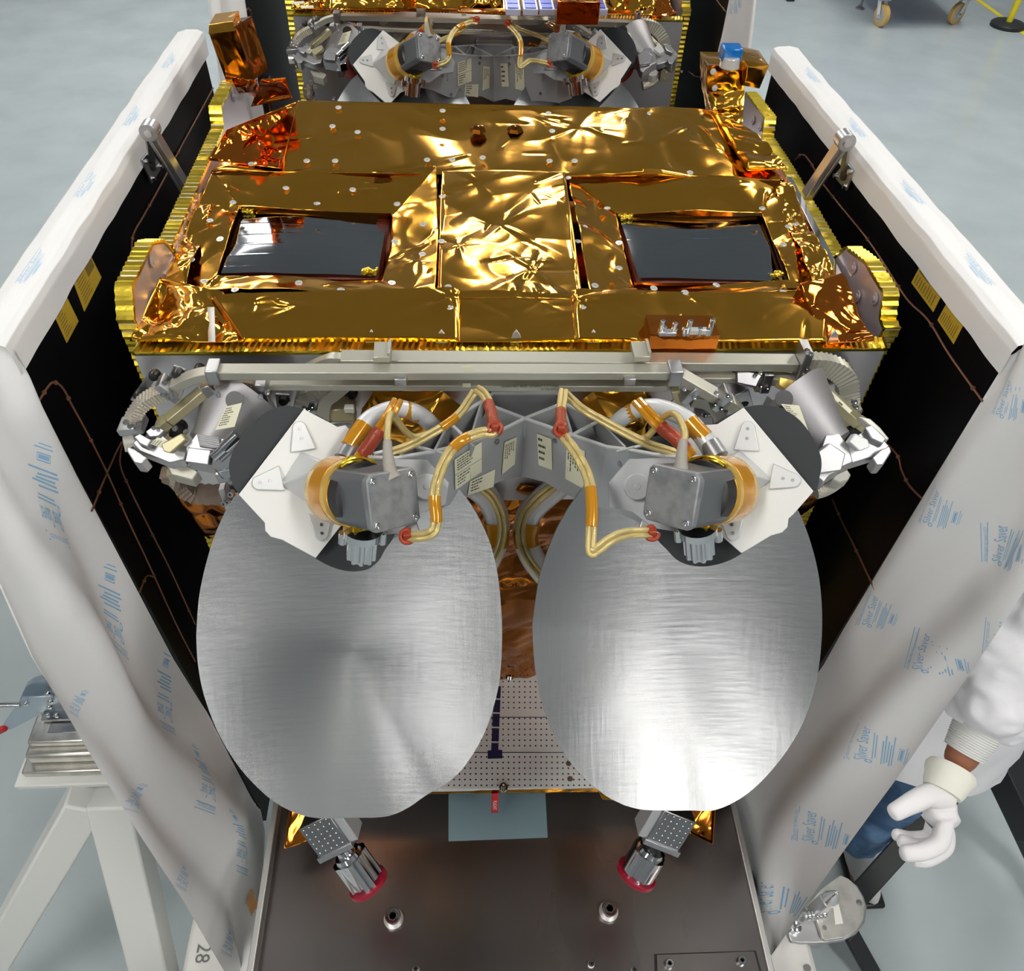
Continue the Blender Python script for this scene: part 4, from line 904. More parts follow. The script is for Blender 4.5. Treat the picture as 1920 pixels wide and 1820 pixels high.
socket_bolt(738, 1722, .0175, .026); socket_bolt(1141, 1708, .0175, .026)
for u, v in ((780, 1817), (1108, 1808), (1189, 1819)): socket_bolt(u, v, .006, .01)
q = [P(1230, 1789, z=ZP + .001), P(1414, 1783, z=ZP + .001), P(1432, 1850, z=ZP + .001), P(1232, 1860, z=ZP + .001)]
acc = MB().prism(q, (0, 0, .003)).build('access_cover', 'plate_steel', plate, bevel=.002)
c_ = sum(q, V()) / 4; MB().prism([c_ + (p - c_) * 1.035 - V((0, 0, .0008)) for p in q], (0, 0, .0012)).build('cover_gasket', 'black_rubber', acc)
for u, v in ((1254, 1808), (1389, 1802)): socket_bolt(u, v, .009, .014)
fq = [P(841, 1485, z=ZP + .0004), P(1022, 1480, z=ZP + .0004), P(1027, 1570, z=ZP + .0004), P(841, 1577, z=ZP + .0004)]
MB().prism(fq, (0, 0, .0006)).build('protective_film', 'film_blue', plate, bevel=.0)
# beige painted frame under the front of the plate
fr = thing('carrier_frame', 'off white painted steel frame under the base plate, numbered 28 at left', 'frame', (0, -.7, 0))
yL = P(356, 1712, z=ZL).y; xa = P(350, 1765, z=ZL).x; xb = P(1535, 1820, z=ZK).x; yR = P(1500, 1700, z=ZK).y; xm = pxr - .02
MB().hexa([V((xa, -1.5, .28)), V((xm, -1.5, .28)), V((xm, yL, .28)), V((xa, yL, .28))], [V((xa, -1.5, ZL)), V((xm, -1.5, ZL)), V((xm, yL, ZL)), V((xa, yL, ZL))]).build('beam', 'case_white', fr, bevel=.015)
MB().hexa([V((xm, -1.5, .28)), V((xb, -1.5, .28)), V((xb, yR, .28)), V((xm, yR, .28))], [V((xm, -1.5, ZK)), V((xb, -1.5, ZK)), V((xb, yR, ZK)), V((xm, yR, ZK))]).build('beam', 'case_white', fr, bevel=.015)
for x in (-.3, .3): MB().box((x, -.7, .61), (.1, .3, .34)).build('riser', 'case_white', fr, bevel=.004)
for x in (xa + .1, xb - .1): MB().box((x, -1.2, .14), (.1, .1, .28)).build('leg', 'case_white', fr, bevel=.006)
MB().box((0, 2.0, .70), (.9, 3.4, .14)).build('beam', 'case_white', fr, bevel=.01)
for x, y in ((-.35, .5), (.35, .5), (-.35, 3.4), (.35, 3.4)): MB().box((x, y, .315), (.1, .1, .63)).build('leg', 'case_white', fr, bevel=.006)
mb = MB(); put_text(mb, '28', .052, P(372, 1768, z=ZL + .001), V((0, -1, 0)), V((1, 0, 0)), 0, .9, V((0, 0, .0006))); mb.build('number', 'steel_dark', fr)
for u, v in ((1513, 1815), (1432, 1797)): MB().lathe(P(u, v, z=ZK + .001), (0, 0, 1), [(0, .008), (.006, .008), (.006, .004)], 12).build('bolt', 'steel_dark', fr)
# ------------------------------------------------------------------ black side panels in white protective paper
XS = .62
def wire(pts, x, parent, r=.0016):
    q = spline([P(u, v, x=x) for u, v in pts], 6); o = MB().tube(q, r, 6)
    for i in range(4, len(q) - 2, 9): o.ball(q[i], r * 2.2, 4)
    return o.build('wire', 'wire', parent)
def gold_label(px, x, parent, code=True, seed=1):
    q = [P(u, v, x=x) for u, v in px]; f = bil(*q); s = V((-1 if x > 0 else 1, 0, 0))
    mb = MB().prism([p - s * .0002 for p in q], s * .0006); rr = random.Random(seed)
    for k in range(9):
        t = .08 + k * .095; mb.add([f(a, b) + s * .0007 for a, b in ((.1, t), (.1 + rr.uniform(.3, .5), t), (.1 + rr.uniform(.3, .5), t + .03), (.1, t + .03))], [(0, 1, 2, 3)], 1)
    if code: mb.add([f(a, b) + s * .0006 for a, b in ((.58, .06), (.96, .06), (.96, .5), (.58, .5))], [(0, 1, 2, 3)], 1)
    return mb.build('label', ['label_gold', 'ink_brown'], parent)
def hinge(parent, top, mid, foot, plate_px, x, m):
    A_, B_ = P(*top, x=x - m * .03), P(*foot, x=x - m * .058)
    h = MB().beam(A_, B_, .006, .022, up=V((0, 1, .3))).build('hinge_arm', 'machined', parent, bevel=.0015)
    MB().beam(A_ + V((-m * .012, 0, 0)), B_ + V((-m * .012, 0, 0)), .003, .022, up=V((0, 1, .3))).build('hinge_arm', 'machined', parent, bevel=.001)
    MB().cyl(A_ + V((-m * .006, -.014, 0)), A_ + V((-m * .006, .012, 0)), .015, .015, 28).build('hinge_knuckle', 'machined', parent, bevel=.001)
    MB().cyl(A_ + V((-m * .006, -.017, 0)), A_ + V((-m * .006, -.013, 0)), .006, .006, 18).build('pivot_pin', 'chrome', parent)
    q = [P(u, v, x=x - m * .004) for u, v in plate_px]
    pl = MB().prism(q, V((-m * .004, 0, 0))).build('hinge_plate', 'machined', parent, bevel=.001)
    c = sum(q, V()) / len(q)
    MB().cyl(c, c + V((-m * .007, 0, 0)), .010, .010, 20).build('hole', 'black_rubber', pl)
    for i in range(len(q)):
        p = c + (q[i] - c) * .72; MB().cyl(p, p + V((-m * .009, 0, 0)), .004, .004, 12).build('screw', 'chrome', pl)
    D2 = P(*mid, x=x - m * .012); MB().beam(A_, D2, .010, .008).build('hinge_strut', 'machined', parent, bevel=.001)
def tri_ring(): pass
LOGO = None
def logo_polys(w_=1.0):
    """printed mark in a unit frame: x along the writing, y up; writing Silver Saver"""
    global LOGO
    if LOGO is None:
        mb = MB()
        put_text(mb, 'Silver Saver', .30, V((.02, .02, 0)), V((1, 0, 0)), V((0, 1, 0)), 0, .62)
        vs, fs = text_polys('Silver Saver', .30)
        # keyhole bulb over the S
        import itertools
        n = 16; c = V((.03, -.01, 0)); ro, ri = .06, .036
        ring = [c + V((math.cos(2 * PI * k / n) * ro * .8, math.sin(2 * PI * k / n) * ro, 0)) for k in range(n)] + [c + V((math.cos(2 * PI * k / n) * ri * .8, math.sin(2 * PI * k / n) * ri, 0)) for k in range(n)]
        mb.add(ring, [(k, (k + 1) % n, n + (k + 1) % n, n + k) for k in range(n)])
        def bar(x, y, w2, h): mb.add([V((x, y, 0)), V((x + w2, y, 0)), V((x + w2, y + h, 0)), V((x, y + h, 0))], [(0, 1, 2, 3)])
        put_text(mb, 'INTERCEPT TECHNOLOGY', .075, V((.0, .31, 0)), V((1, 0, 0)), V((0, 1, 0)), 0, .95); bar(-.02, .385, 1.0, .012); bar(-.02, .295, 1.0, .012)
        rr = random.Random(5)
        for k in range(2): bar(.10 + .05 * k, -.07 - k * .045, .7 - .1 * k, .018)
        for k in range(5): bar(.0 + .04 * (k % 3), -.22 - k * .045, .62 + .12 * math.sin(k * 1.9), .020)
        bar(.22, -.58, .30, .012); bar(.22, -.50, .30, .012); bar(.22, -.58, .012, .09); bar(.51, -.58, .012, .09)
        put_text(mb, 'BRAND', .07, V((.24, -.565, 0)), V((1, 0, 0)), V((0, 1, 0)), 0, .9) if False else bar(.25, -.56, .24, .045)
        bar(.18, -.64, .40, .014); bar(.22, -.68, .28, .012)
        LOGO = ([v.copy() for v in mb.v], list(mb.f))
    return LOGO
def paper_sheet(name, S, nu, nv, logos, label_, loc, m, bandpts=None, parent_extra=None, off=.0006, mir=False):
    """S(s,t)->point. logos: (s,t,ds,dt,size) frames in the sheet's own parameters, printed flush with the sheet"""
    mb = MB().grid(S, nu, nv)
    root = thing(name, label_, 'protective paper', loc)
    vs, fs = logo_polys()
    for (s, t, ax, ay) in logos:                      # ax, ay: (ds,dt) of one unit along and up the writing
        out = []; good = []
        for p in vs:
            a = s + ax[0] * p.x + ay[0] * p.y; b = t + ax[1] * p.x + ay[1] * p.y; good.append(0 <= a <= 1 and 0 <= b <= 1)
            e = .003; q = S(a, b); n = (S(a + e, b) - q).cross(S(a, b + e) - q).normalized()
            if n.dot(CAM - q) < 0: n = -n
            out.append(q + n * off)
        mb.add(out, [f for f in fs if all(good[i] for i in f)], 1)
    o = mb.build('sheet', ['paper', 'paper_blue'], root, smooth=60); return root, o
DBG = 0
def ipl(tab, t):                                          # piecewise linear
    for i in range(len(tab) - 1):
        if t <= tab[i + 1][0] or i == len(tab) - 2:
            k = (t - tab[i][0]) / (tab[i + 1][0] - tab[i][0]); return tab[i][1] * (1 - k) + tab[i + 1][1] * k
def side(m, corner, backtop, edge, band_out, labels_, hx, wires, name_lr):
    x = XS * m
    F_, B_ = P(*corner, x=x), P(*backtop, x=x)
    root = thing('side_panel', 'flat black side panel standing %s of the near satellite with gold labels' % name_lr, 'panel', (x, F_.y + .5, .55))
    lo = .56
    poly = [V((x, F_.y, lo)), F_, B_, V((x, B_.y, lo))]
    core = MB().prism(poly, V((m * .03, 0, 0))).build('panel_core', 'panel_black', root)
    for k, (px, code) in enumerate(labels_): gold_label(px, x - m * .0006, root, code, k + 3)
    for wpts in wires: wire(wpts, x - m * .003, root)
    hinge(root, *hx, x, m)
    # paper band folded over the top edge
    c0, c1 = F_ + V((0, -.008, 0)), B_ + V((0, .02, 0))
    O0, O1 = [P(u, v, z=(F_.z + B_.z) / 2 + .03) for u, v in band_out]
    def Sb(s, t):
        a = c0 + (c1 - c0) * t; wv = .052
        prof = [V((-m * .004, 0, -.022)), V((-m * .005, 0, .012)), V((-m * .002, 0, .022)), V((m * .008, 0, .026)), V((m * wv * .6, 0, .027)), V((m * wv, 0, .022)), V((m * (wv + .006), 0, .008)), V((m * (wv + .008), 0, -.12)), V((m * (wv + .008), 0, -.25))]
        k = s * (len(prof) - 1); i = min(int(k), len(prof) - 2); p = prof[i] * (1 - k + i) + prof[i + 1] * (k - i)
        return a + p + V((m * .0016 * noise.noise(V((t * 14, s * 5, m))), 0, .0020 * noise.noise(V((t * 18, s * 4, 3 + m)))))
    rootp, o = paper_sheet('paper_wrap', Sb, 64, 120, [(.47, .12, (0, .085), (.085, 0)), (.47, .33, (0, .085), (.085, 0)), (.47, .56, (0, .085), (.085, 0)), (.47, .80, (0, .085), (.085, 0))], 'white printed protective paper folded over the top edge of the near %s side panel' % name_lr, (x, F_.y + .5, .56), m)
    return root, F_, B_, x
pL = side(-1, (25, 670), (380, 87), None, [(7, 587), (383, 30)],
     [([(135, 522), (166, 472), (190, 520), (158, 584)], True), ([(100, 588), (121, 549), (147, 602), (125, 643)], False)],
     ((275, 243), (285, 300), (343, 355), [(262, 300), (277, 282), (301, 312), (282, 344)]),
     [[(68, 760), (90, 725), (102, 717), (118, 728), (135, 760), (165, 815), (200, 885), (240, 975), (280, 1060), (330, 1170), (366, 1240)],
      [(172, 958), (195, 900), (228, 830), (225, 870), (245, 920), (280, 990), (320, 1070), (366, 1170)], [(262, 1110), (275, 1080), (290, 1082)],
      [(400, 165), (370, 220), (340, 275), (300, 350), (272, 400), (250, 440), (247, 475)]], 'left')
pR = side(1, (1890, 668), (1452, 117), None, [(1920, 610), (1480, 60)],
     [([(1709, 530), (1731, 488), (1772, 540), (1750, 585)], True), ([(1758, 600), (1782, 556), (1814, 595), (1788, 645)], False)],
     ((1590, 262), (1582, 318), (1520, 365), [(1566, 330), (1590, 302), (1604, 320), (1590, 358)]),
     [[(1490, 300), (1505, 290), (1520, 305), (1540, 340), (1575, 385), (1620, 440), (1655, 490), (1700, 560), (1740, 600), (1780, 665), (1842, 752)],
      [(1600, 760), (1635, 805), (1680, 850), (1690, 880), (1705, 910), (1737, 942)], [(1560, 935), (1580, 980), (1600, 1020), (1640, 1105)]], 'right')
# front sheets of paper, hanging from the front edge of each side panel
def front_sheet(m, inner, outer, outer_x, waves, logos, label_):
    yfr = P(*inner[0], x=XS * m).y
    x = XS * m
    I = [P(u, v, x=x) for u, v in inner]; O = [P(u, v, x=outer_x) for u, v in outer]
    ti = [k / (len(I) - 1) for k in range(len(I))]; to = [k / (len(O) - 1) for k in range(len(O))]
    def S(s, t):
        a = ipl(list(zip(ti, I)), min(max(t, 0), 1)); b = ipl(list(zip(to, O)), min(max(t, 0), 1))
        p = a * (1 - s) + b * s; k = math.sin(min(1, max(0, s)) * PI) ** .7 if 0 < s < 1 else 0
        wv = 0
        for (fs_, ft_, ph, am) in waves: wv += am * math.sin(fs_ * s + ft_ * t + ph)
        p = p + V((wv * k, .3 * wv * k, 0))
        return V((p.x, min(p.y, yfr - .003), max(p.z, (ZL if m < 0 else ZK) + .006)))
    return S
innerL = [(25, 664), (72, 760), (125, 855), (175, 950), (225, 1045), (275, 1140), (325, 1235), (375, 1315), (428, 1395), (482, 1482), (497, 1560), (490, 1690), (470, 1850)]
outerL = [(-150, 560), (-90, 860), (0, 1092), (63, 1235), (120, 1330), (168, 1412), (215, 1490), (262, 1565), (305, 1630), (345, 1690), (385, 1760), (420, 1820), (440, 1850)]
SL = front_sheet(-1, innerL, outerL, -.68, [(9, 5, 1.0, .018), (5, -11, 2.0, .012), (16, 9, .4, .005)], None, None)
def lg(S, px, s0, t0, su, sv): pass
def inv(S, u, v):                                         # sheet parameters nearest to a pixel
    r = ray(u, v); best = None; s, t = .5, .5
    for i in range(21):
        for j in range(61):
            q = S(i / 20, j / 60) - CAM; k = (q - r * (q.dot(r) / r.dot(r))).length
            if best is None or k < best[0]: best = (k, i / 20, j / 60)
    k0, s, t = best
    for st_ in (.02, .007, .002):
        for _ in range(12):
            imp = False
            for ds, dt in ((st_, 0), (-st_, 0), (0, st_ / 3), (0, -st_ / 3)):
                q = S(s + ds, t + dt) - CAM; k = (q - r * (q.dot(r) / r.dot(r))).length
                if k < k0: k0, s, t = k, s + ds, t + dt; imp = True
            if not imp: break
    if DBG: print('INV', u, v, round(s, 3), round(t, 3), round(k0, 4))
    return s, t
def frames(S, lst):
    out = []
    for o_, ex, ey in lst:                                # pixel of the origin, of one unit along, of one unit up
        a, b = inv(S, *o_), inv(S, *ex); k = .35 if a[0] > .3 else -.35
        c = inv(S, o_[0] + (ey[0] - o_[0]) * k, o_[1] + (ey[1] - o_[1]) * k); out.append((a[0], a[1], (b[0] - a[0], b[1] - a[1]), ((c[0] - a[0]) / k, (c[1] - a[1]) / k)))
    return out
# left prints read downwards, upside down to the camera
lgL = frames(SL, [((112, 960), (62, 935), (120, 1135)), ((229, 1177), (192, 1150), (234, 1332)), ((322, 1326), (290, 1309), (326, 1466)), ((402, 1476), (373, 1462), (406, 1601)), ((463, 1595), (440, 1585), (466, 1710)), ((150, 1330), (128, 1318), (140, 1370)), ((262, 1508), (236, 1492), (252, 1553)), ((352, 1655), (330, 1640), (343, 1697)), ((436, 1778), (416, 1766), (430, 1820))])
rtL, shL = paper_sheet('paper_sheet', SL, 70, 160, lgL, 'white printed protective paper hanging from the front edge of the near left panel', (-.65, -.3, .5), -1)
tp = [inv(SL, 470, 1664), inv(SL, 480, 1700), inv(SL, 474, 1734), inv(SL, 460, 1690)]
def patch(S, q, parent, nm='tape_patch', mt='kapton', off=.0012):
    pts = []
    for a, b in q:
        e = .003; p = S(a, b); n = (S(a + e, b) - p).cross(S(a, b + e) - p).normalized(); n = n if n.dot(CAM - p) > 0 else -n; pts.append(p + n * off)
    MB().add(pts, [(0, 1, 2, 3)]).build(nm, mt, parent)
patch(SL, tp, rtL, off=.004)
innerR = [(1890, 664), (1862, 712), (1830, 766), (1798, 820), (1764, 876), (1730, 932), (1695, 990), (1660, 1048), (1622, 1112), (1580, 1182), (1545, 1245), (1500, 1310), (1450, 1380), (1405, 1445), (1376, 1510), (1372, 1580), (1392, 1650), (1408, 1720), (1424, 1796)]
outerR = [(2070, 580), (2040, 800), (2000, 930), (1960, 1020), (1925, 1100), (1890, 1155), (1855, 1208), (1820, 1260), (1785, 1310), (1750, 1360), (1712, 1415), (1675, 1468), (1640, 1515), (1603, 1566), (1570, 1612), (1540, 1655), (1510, 1695), (1478, 1745), (1445, 1793)]
SR = front_sheet(1, innerR, outerR, .645, [(7, 6, 2.6, .020), (4, -9, 1.0, .012), (15, 11, .9, .004)], None, None)
lgR = frames(SR, [((1878, 782), (1899, 704), (1813, 764)), ((1743, 985), (1767, 915), (1671, 967)), ((1873, 1059), (1892, 975), (1798, 1039)), ((1630, 1175), (1651, 1112), (1568, 1160)), ((1734, 1260), (1750, 1183), (1634, 1238)), ((1627, 1428), (1637, 1357), (1512, 1408)), ((1527, 1581), (1536, 1515), (1419, 1561)), ((1450, 1712), (1457, 1650), (1358, 1696)), ((1880, 1230), (1892, 1160), (1785, 1210))])
rtR, shR = paper_sheet('paper_sheet', SR, 70, 160, lgR, 'white printed protective paper hanging from the front edge of the near right panel', (.65, -.3, .5), 1)
patch(SR, [inv(SR, 1412, 1636), inv(SR, 1423, 1672), inv(SR, 1404, 1708), inv(SR, 1398, 1680)], rtR, off=.004)
# ------------------------------------------------------------------ round lug plate with a guide pin on the right
zl = .775
lug = thing('lug_plate', 'rounded aluminium lug plate with pointed guide pin and Kb sticker', 'plate', P(1560, 1730, z=zl - .03))
o1 = [(1476, 1750), (1483, 1765), (1500, 1768), (1543, 1768), (1583, 1762), (1606, 1750), (1622, 1728), (1626, 1700), (1620, 1680), (1608, 1660), (1592, 1648), (1576, 1640), (1540, 1668), (1505, 1705)]
MB().prism(spline([P(u, v, z=zl - .012) for u, v in o1], 1), (0, 0, -.014)).build('lower_plate', 'machined', lug, bevel=.003)
o2 = [(1522, 1718), (1530, 1722), (1535, 1738), (1541, 1757), (1548, 1763), (1583, 1758), (1606, 1746), (1620, 1724), (1623, 1700), (1618, 1680), (1606, 1660), (1590, 1646), (1576, 1640), (1540, 1665), (1508, 1700)]
top = MB().prism([P(u, v, z=zl) for u, v in o2], (0, 0, -.012)).build('top_plate', 'alu', lug, bevel=.002)
b0 = P(1531, 1706, z=zl)
MB().box(b0 + V((0, 0, .046)), (.034, .028, .092), Matrix.Rotation(R(15), 3, 'Z')).build('pin_block', 'machined', lug, bevel=.003)
c = b0 + V((0.002, 0, .090)); MB().lathe(c, (0, 0, 1), [(0, .0175), (.010, .0175), (.042, .006), (.048, .0035), (.050, .0001)], 28).build('guide_pin', 'chrome', lug)
q = [P(1559, 1672, z=zl + .0006), P(1567, 1671, z=zl + .0006), P(1581, 1731, z=zl + .0006), P(1566, 1733, z=zl + .0006)]
st_ = MB().prism(q, (0, 0, .0004)).build('sticker', 'case_white', lug); mb = MB(); put_text(mb, 'Kb', .017, P(1567, 1699, z=zl + .0012), V((.1, .99, 0)), V((-.99, .1, 0)), 0, .9); mb.build('lettering', 'ink', st_)
c = P(1570, 1720, z=zl); MB().cyl(V((c.x, c.y, ZK)), V((c.x, c.y, zl - .02)), .025, .025, 20).build('post', 'machined', lug)
for u, v, r in ((1546, 1739, .005), (1611, 1692, .007)): MB().lathe(P(u, v, z=zl), (0, 0, 1), [(0, r), (.001, r), (.001, r * .5), (.004, r * .5)], 16).build('screw', 'steel_dark', lug)
a = P(1505, 1719, z=zl); b = P(1546, 1714, z=zl)
MB().lathe(a + V((0, 0, .008)), b - a, [(k * (b - a).length / 12, .009 + .0022 * (k % 2)) for k in range(13)], 16).build('threaded_stop', 'chrome', lug)
MB().lathe(P(1490, 1740, z=zl - .01), (0, 0, 1), [(0, .012), (.014, .012), (.016, .008)], 20).build('bolt', 'chrome', lug)
# ------------------------------------------------------------------ white trestle at the left with spacer blocks and a toggle clamp
zs = .98
y0s = P(110, 1464, z=zs).y
tr = thing('trestle', 'white painted steel trestle with splayed legs left of the carrier', 'trestle', P(200, 1480, z=0))
xl_ = P(30, 1460, z=zs).x
MB().box((xl_ + .16, y0s + .09, zs - .009), (.32, .20, .018)).build('top_plate', 'stand_paint', tr, bevel=.004)
def leg(p0, p1, w_, name='leg'):
    a = P(*p0, z=zs - .02); b = P(*p1, z=.35); d = b - a; e = a + d * (a.z / (a.z - b.z)); MB().beam(a, e, w_, .07, up=V((0, 1, 0))).build(name, 'stand_paint', tr, bevel=.006)
    return e
e1 = leg((165, 1492), (-20, 1810), .085); e2 = leg((212, 1492), (292, 1830), .095)
for e in (e1, e2): MB().box((e.x, e.y, .008), (.16, .16, .016)).build('foot', 'stand_paint', tr, bevel=.003)
def stackbox(x0_, x1_, z0_, z1_, y0_, dep_, label_, name='spacer_block', bev=.004, slot=False):
    z0_ += .0015; o = thing(name, label_, 'block', ((x0_ + x1_) / 2, y0_ + dep_ / 2, z0_), 'spacer blocks on the trestle')
    bx = MB().box(((x0_ + x1_) / 2, y0_ + dep_ / 2, (z0_ + z1_) / 2), (x1_ - x0_, dep_, z1_ - z0_)).build('bar', 'alu', o, bevel=bev)
    if slot: MB().box(((x0_ + x1_) / 2 + .02, y0_ + dep_ * .45, z1_ - .002), ((x1_ - x0_) * .8, dep_ * .4, .006)).build('slot', 'steel_dark', o, bevel=.002)
    return o
xx = lambda u, v, z: P(u, v, z=z).x
stackbox(xx(48, 1455, zs), xx(196, 1455, zs) + .05, zs, zs + .024, P(120, 1456, z=zs).y, .13, 'grey aluminium bar at the bottom of the stack on the trestle')
stackbox(xx(58, 1428, zs + .024), xx(180, 1428, zs + .024) + .05, zs + .024, zs + .062, P(120, 1431, z=zs + .024).y, .11, 'rounded aluminium bar in the middle of the stack on the trestle', bev=.008)
z2 = zs + .062
ch = stackbox(xx(58, 1398, z2), xx(165, 1398, z2) + .05, z2, z2 + .022, P(120, 1399, z=z2).y, .085, 'slotted aluminium channel on top of the stack on the trestle', slot=True)
z3 = z2 + .027; yk = P(120, 1360, z=z3).y + .02
tc = thing('toggle_clamp', 'zinc toggle clamp with a steel rod and red grip on top of the stack', 'clamp', (xx(105, 1355, z3), yk, z3))
MB().box((xx(108, 1355, z3) + .01, yk + .02, z3 + .004), (.09, .06, .008)).build('base', 'steel_dark', tc, bevel=.001)
zz_ = z3 + .03
slabp = lambda pts, y, th_, nm, mt: MB().prism([P(u, v, y=y) for u, v in pts], (0, th_, 0)).build(nm, mt, tc, bevel=.001)
slabp([(42, 1308), (100, 1305), (104, 1318), (70, 1342), (18, 1369), (6, 1357), (24, 1330)], yk, .004, 'handle_plate', 'zinc')
slabp([(80, 1308), (112, 1308), (135, 1350), (80, 1350), (76, 1334)], yk + .012, .004, 'side_plate', 'zinc')
slabp([(48, 1287), (62, 1278), (82, 1272), (95, 1290), (104, 1304), (60, 1306), (36, 1312)], yk + .02, .012, 'bracket_arm', 'zinc')
a = P(38, 1321, y=yk - .002); MB().cyl(a, a + V((-.25, 0, .01)), .006, .006, 16).build('rod', 'chrome', tc)
a = P(10, 1364, y=yk); MB().beam(a, P(-60, 1400, y=yk), .012, .016).build('grip', 'red_grip', tc, bevel=.004)
for u, v in ((49, 1318), (95, 1314), (93, 1324), (90, 1339), (106, 1340), (90, 1300)):
    p = P(u, v, y=yk - .001); MB().lathe(p, (0, -1, .3), [(0, .006), (.004, .006), (.006, .003)], 12).build('rivet', 'chrome', tc)
# ================================================================== person at the right edge
def skin_mesh(name, verts, edges, radii, mt, parent, sub=2, root=0):
    o0 = WORLD.get(parent.name, V((0, 0, 0))); me = bpy.data.meshes.new(name); me.from_pydata([V(p) - o0 for p in verts], edges, [])
    me.materials.append(M[mt]); o = bpy.data.objects.new(name, me); C.objects.link(o); o.parent = parent; WORLD[o.name] = o0
    sk = o.modifiers.new('skin', 'SKIN'); sk.use_smooth_shade = True; sk.branch_smoothing = .6
    for i, r in enumerate(radii):
        d = me.skin_vertices[0].data[i]; d.radius = (r, r) if not isinstance(r, tuple) else r; d.use_root = (i == root)
    s = o.modifiers.new('sub', 'SUBSURF'); s.levels = sub; s.render_levels = sub
    return o
def cloth(pts, radii, mt, name, parent, amp=.006, fr=14, n=36, k=10, flat=None, seed=0):
    q = spline([V(p) for p in pts], k); m_ = len(q); mb = MB()
    rs = [radii[min(int(i / k), len(radii) - 1)] * (1 - (i % k) / k) + radii[min(int(i / k) + 1, len(radii) - 1)] * ((i % k) / k) for i in range(m_)]
    mb.tube(q, rs, n)
    out = []
    for i in range(m_):
        for j in range(n):
            p = mb.v[i * n + j]; d = (p - q[i]).normalized() if (p - q[i]).length > 1e-6 else V((0, 0, 1))
            if flat: d2 = V((d.x * flat[0], d.y * flat[1], d.z)); p = q[i] + V(((p - q[i]).x * flat[0], (p - q[i]).y * flat[1], (p - q[i]).z))
            h = amp * (noise.noise(V((p.x * fr + seed, p.y * fr, p.z * fr * 1.6))) + .5 * abs(noise.noise(p * fr * 2)) - .1)
            out.append(p + d * h)
    mb.v = out; return mb.build(name, mt, parent, smooth=70)
EL, WR = D(1935, 1185, 1.50), D(1787, 1446, 1.52)
SHO = V((1.26, .10, 1.56)); SH2 = V((1.56, .32, 1.56)); NK = V((1.41, .21, 1.62)); HP = V((1.37, .24, 1.0))
SN = P(1640, 1535, x=1.2); KN = V((1.23, SN.y + .02, .50)); FT = V((1.20, SN.y, .05)); HL, HR_ = V((1.29, .13, .96)), V((1.46, .31, .96))
per = thing('person', 'person in white smock and jeans reaching down with a white gloved hand', 'person', (1.3, .05, 0))
HD = NK + V((-.03, -.05, .17))
KN2, FT2 = V((1.46, .33, .52)), V((1.48, .38, .05)); EL2, WR2 = V((1.80, .28, 1.28)), V((1.80, .1, 1.12))
vs = [HP, (HP + NK) / 2 + V((0, -.01, 0)), NK - V((0, 0, .08)), NK + V((0, -.01, .02)), HD - V((0, -.02, .05)), HD + V((0, 0, .05)), SHO, EL, EL * .35 + WR * .65, WR, SH2, EL2, WR2, HL, KN, FT, FT + V((-.02, -.16, -.02)), HR_, KN2, FT2, FT2 + V((0, -.16, -.02))]
ed = [(0, 1), (1, 2), (2, 3), (3, 4), (4, 5), (2, 6), (6, 7), (7, 8), (8, 9), (2, 10), (10, 11), (11, 12), (0, 13), (13, 14), (14, 15), (15, 16), (0, 17), (17, 18), (18, 19), (19, 20)]
rr_ = [.12, .11, .10, .05, .07, .085, .06, .045, .036, .031, .06, .045, .03, .08, .055, .04, .03, .08, .055, .04, .03]
body = skin_mesh('body', vs, ed, rr_, 'skin', per)
mb = MB()
mb.lathe(HD + V((0, -.085, .0)), (0, -1, -.35), [(0, .014), (.02, .010), (.026, .004), (.027, .0001)], 10)
for s in (-1, 1): mb.ball(HD + V((s * .083, .01, .0)), .024, 8, sc=(.4, .8, 1.2))
mb.ball(HD + V((0, -.088, -.045)), .018, 8, sc=(1.3, .4, .35)); mb.build('face', 'skin', per)
mb = MB()
for s in (-1, 1): mb.ball(HD + V((s * .032, -.080, .018)), .010, 8)
mb.build('eyes', 'case_white', per)
MB().ball(HD + V((0, .02, .045)), .105, 14, sc=(.95, 1.05, .85)).build('hair', 'hair', per, smooth=80)
cloth([NK + V((0, 0, .0)), NK - V((0, 0, .10)), (NK + HP) / 2, HP + V((0, 0, .05)), HP - V((.09, .13, .22)), HP - V((.13, .19, .41))], [.075, .17, .18, .185, .20, .205], 'smock', 'smock', per, .012, 9, 48, 10, (1.15, .8))
q0 = WR + (EL - WR) * .30
slv = cloth([SH2 * .25 + SHO * .75 + V((.03, 0, .0)), SHO, (SHO + EL) / 2, EL + V((.01, 0, -.02)), EL * .55 + q0 * .45, q0 + (EL - q0) * .14, q0], [.09, .098, .092, .090, .084, .072, .044], 'smock', 'sleeve', per, .030, 15, 64, 16, seed=3)
cloth([SHO * .25 + SH2 * .75, SH2, (SH2 + EL2) / 2, EL2, WR2 + (EL2 - WR2) * .2], [.09, .09, .08, .075, .05], 'smock', 'sleeve', per, .012, 12, 36, 10, seed=8)
# ribbed knit cuff
ax = (WR - EL).normalized(); q1 = WR + (EL - WR) * .14
prof = [(0, .046)]; L = (q1 - q0).length + .02
for k in range(1, 30): prof.append((L * k / 29, .046 - .010 * k / 29 + (.0014 if k % 2 else -.0006)))
prof.append((L, .030)); MB().lathe(q0 - ax * .02, ax, prof, 40).build('knit_cuff', 'cuff', per, smooth=50)
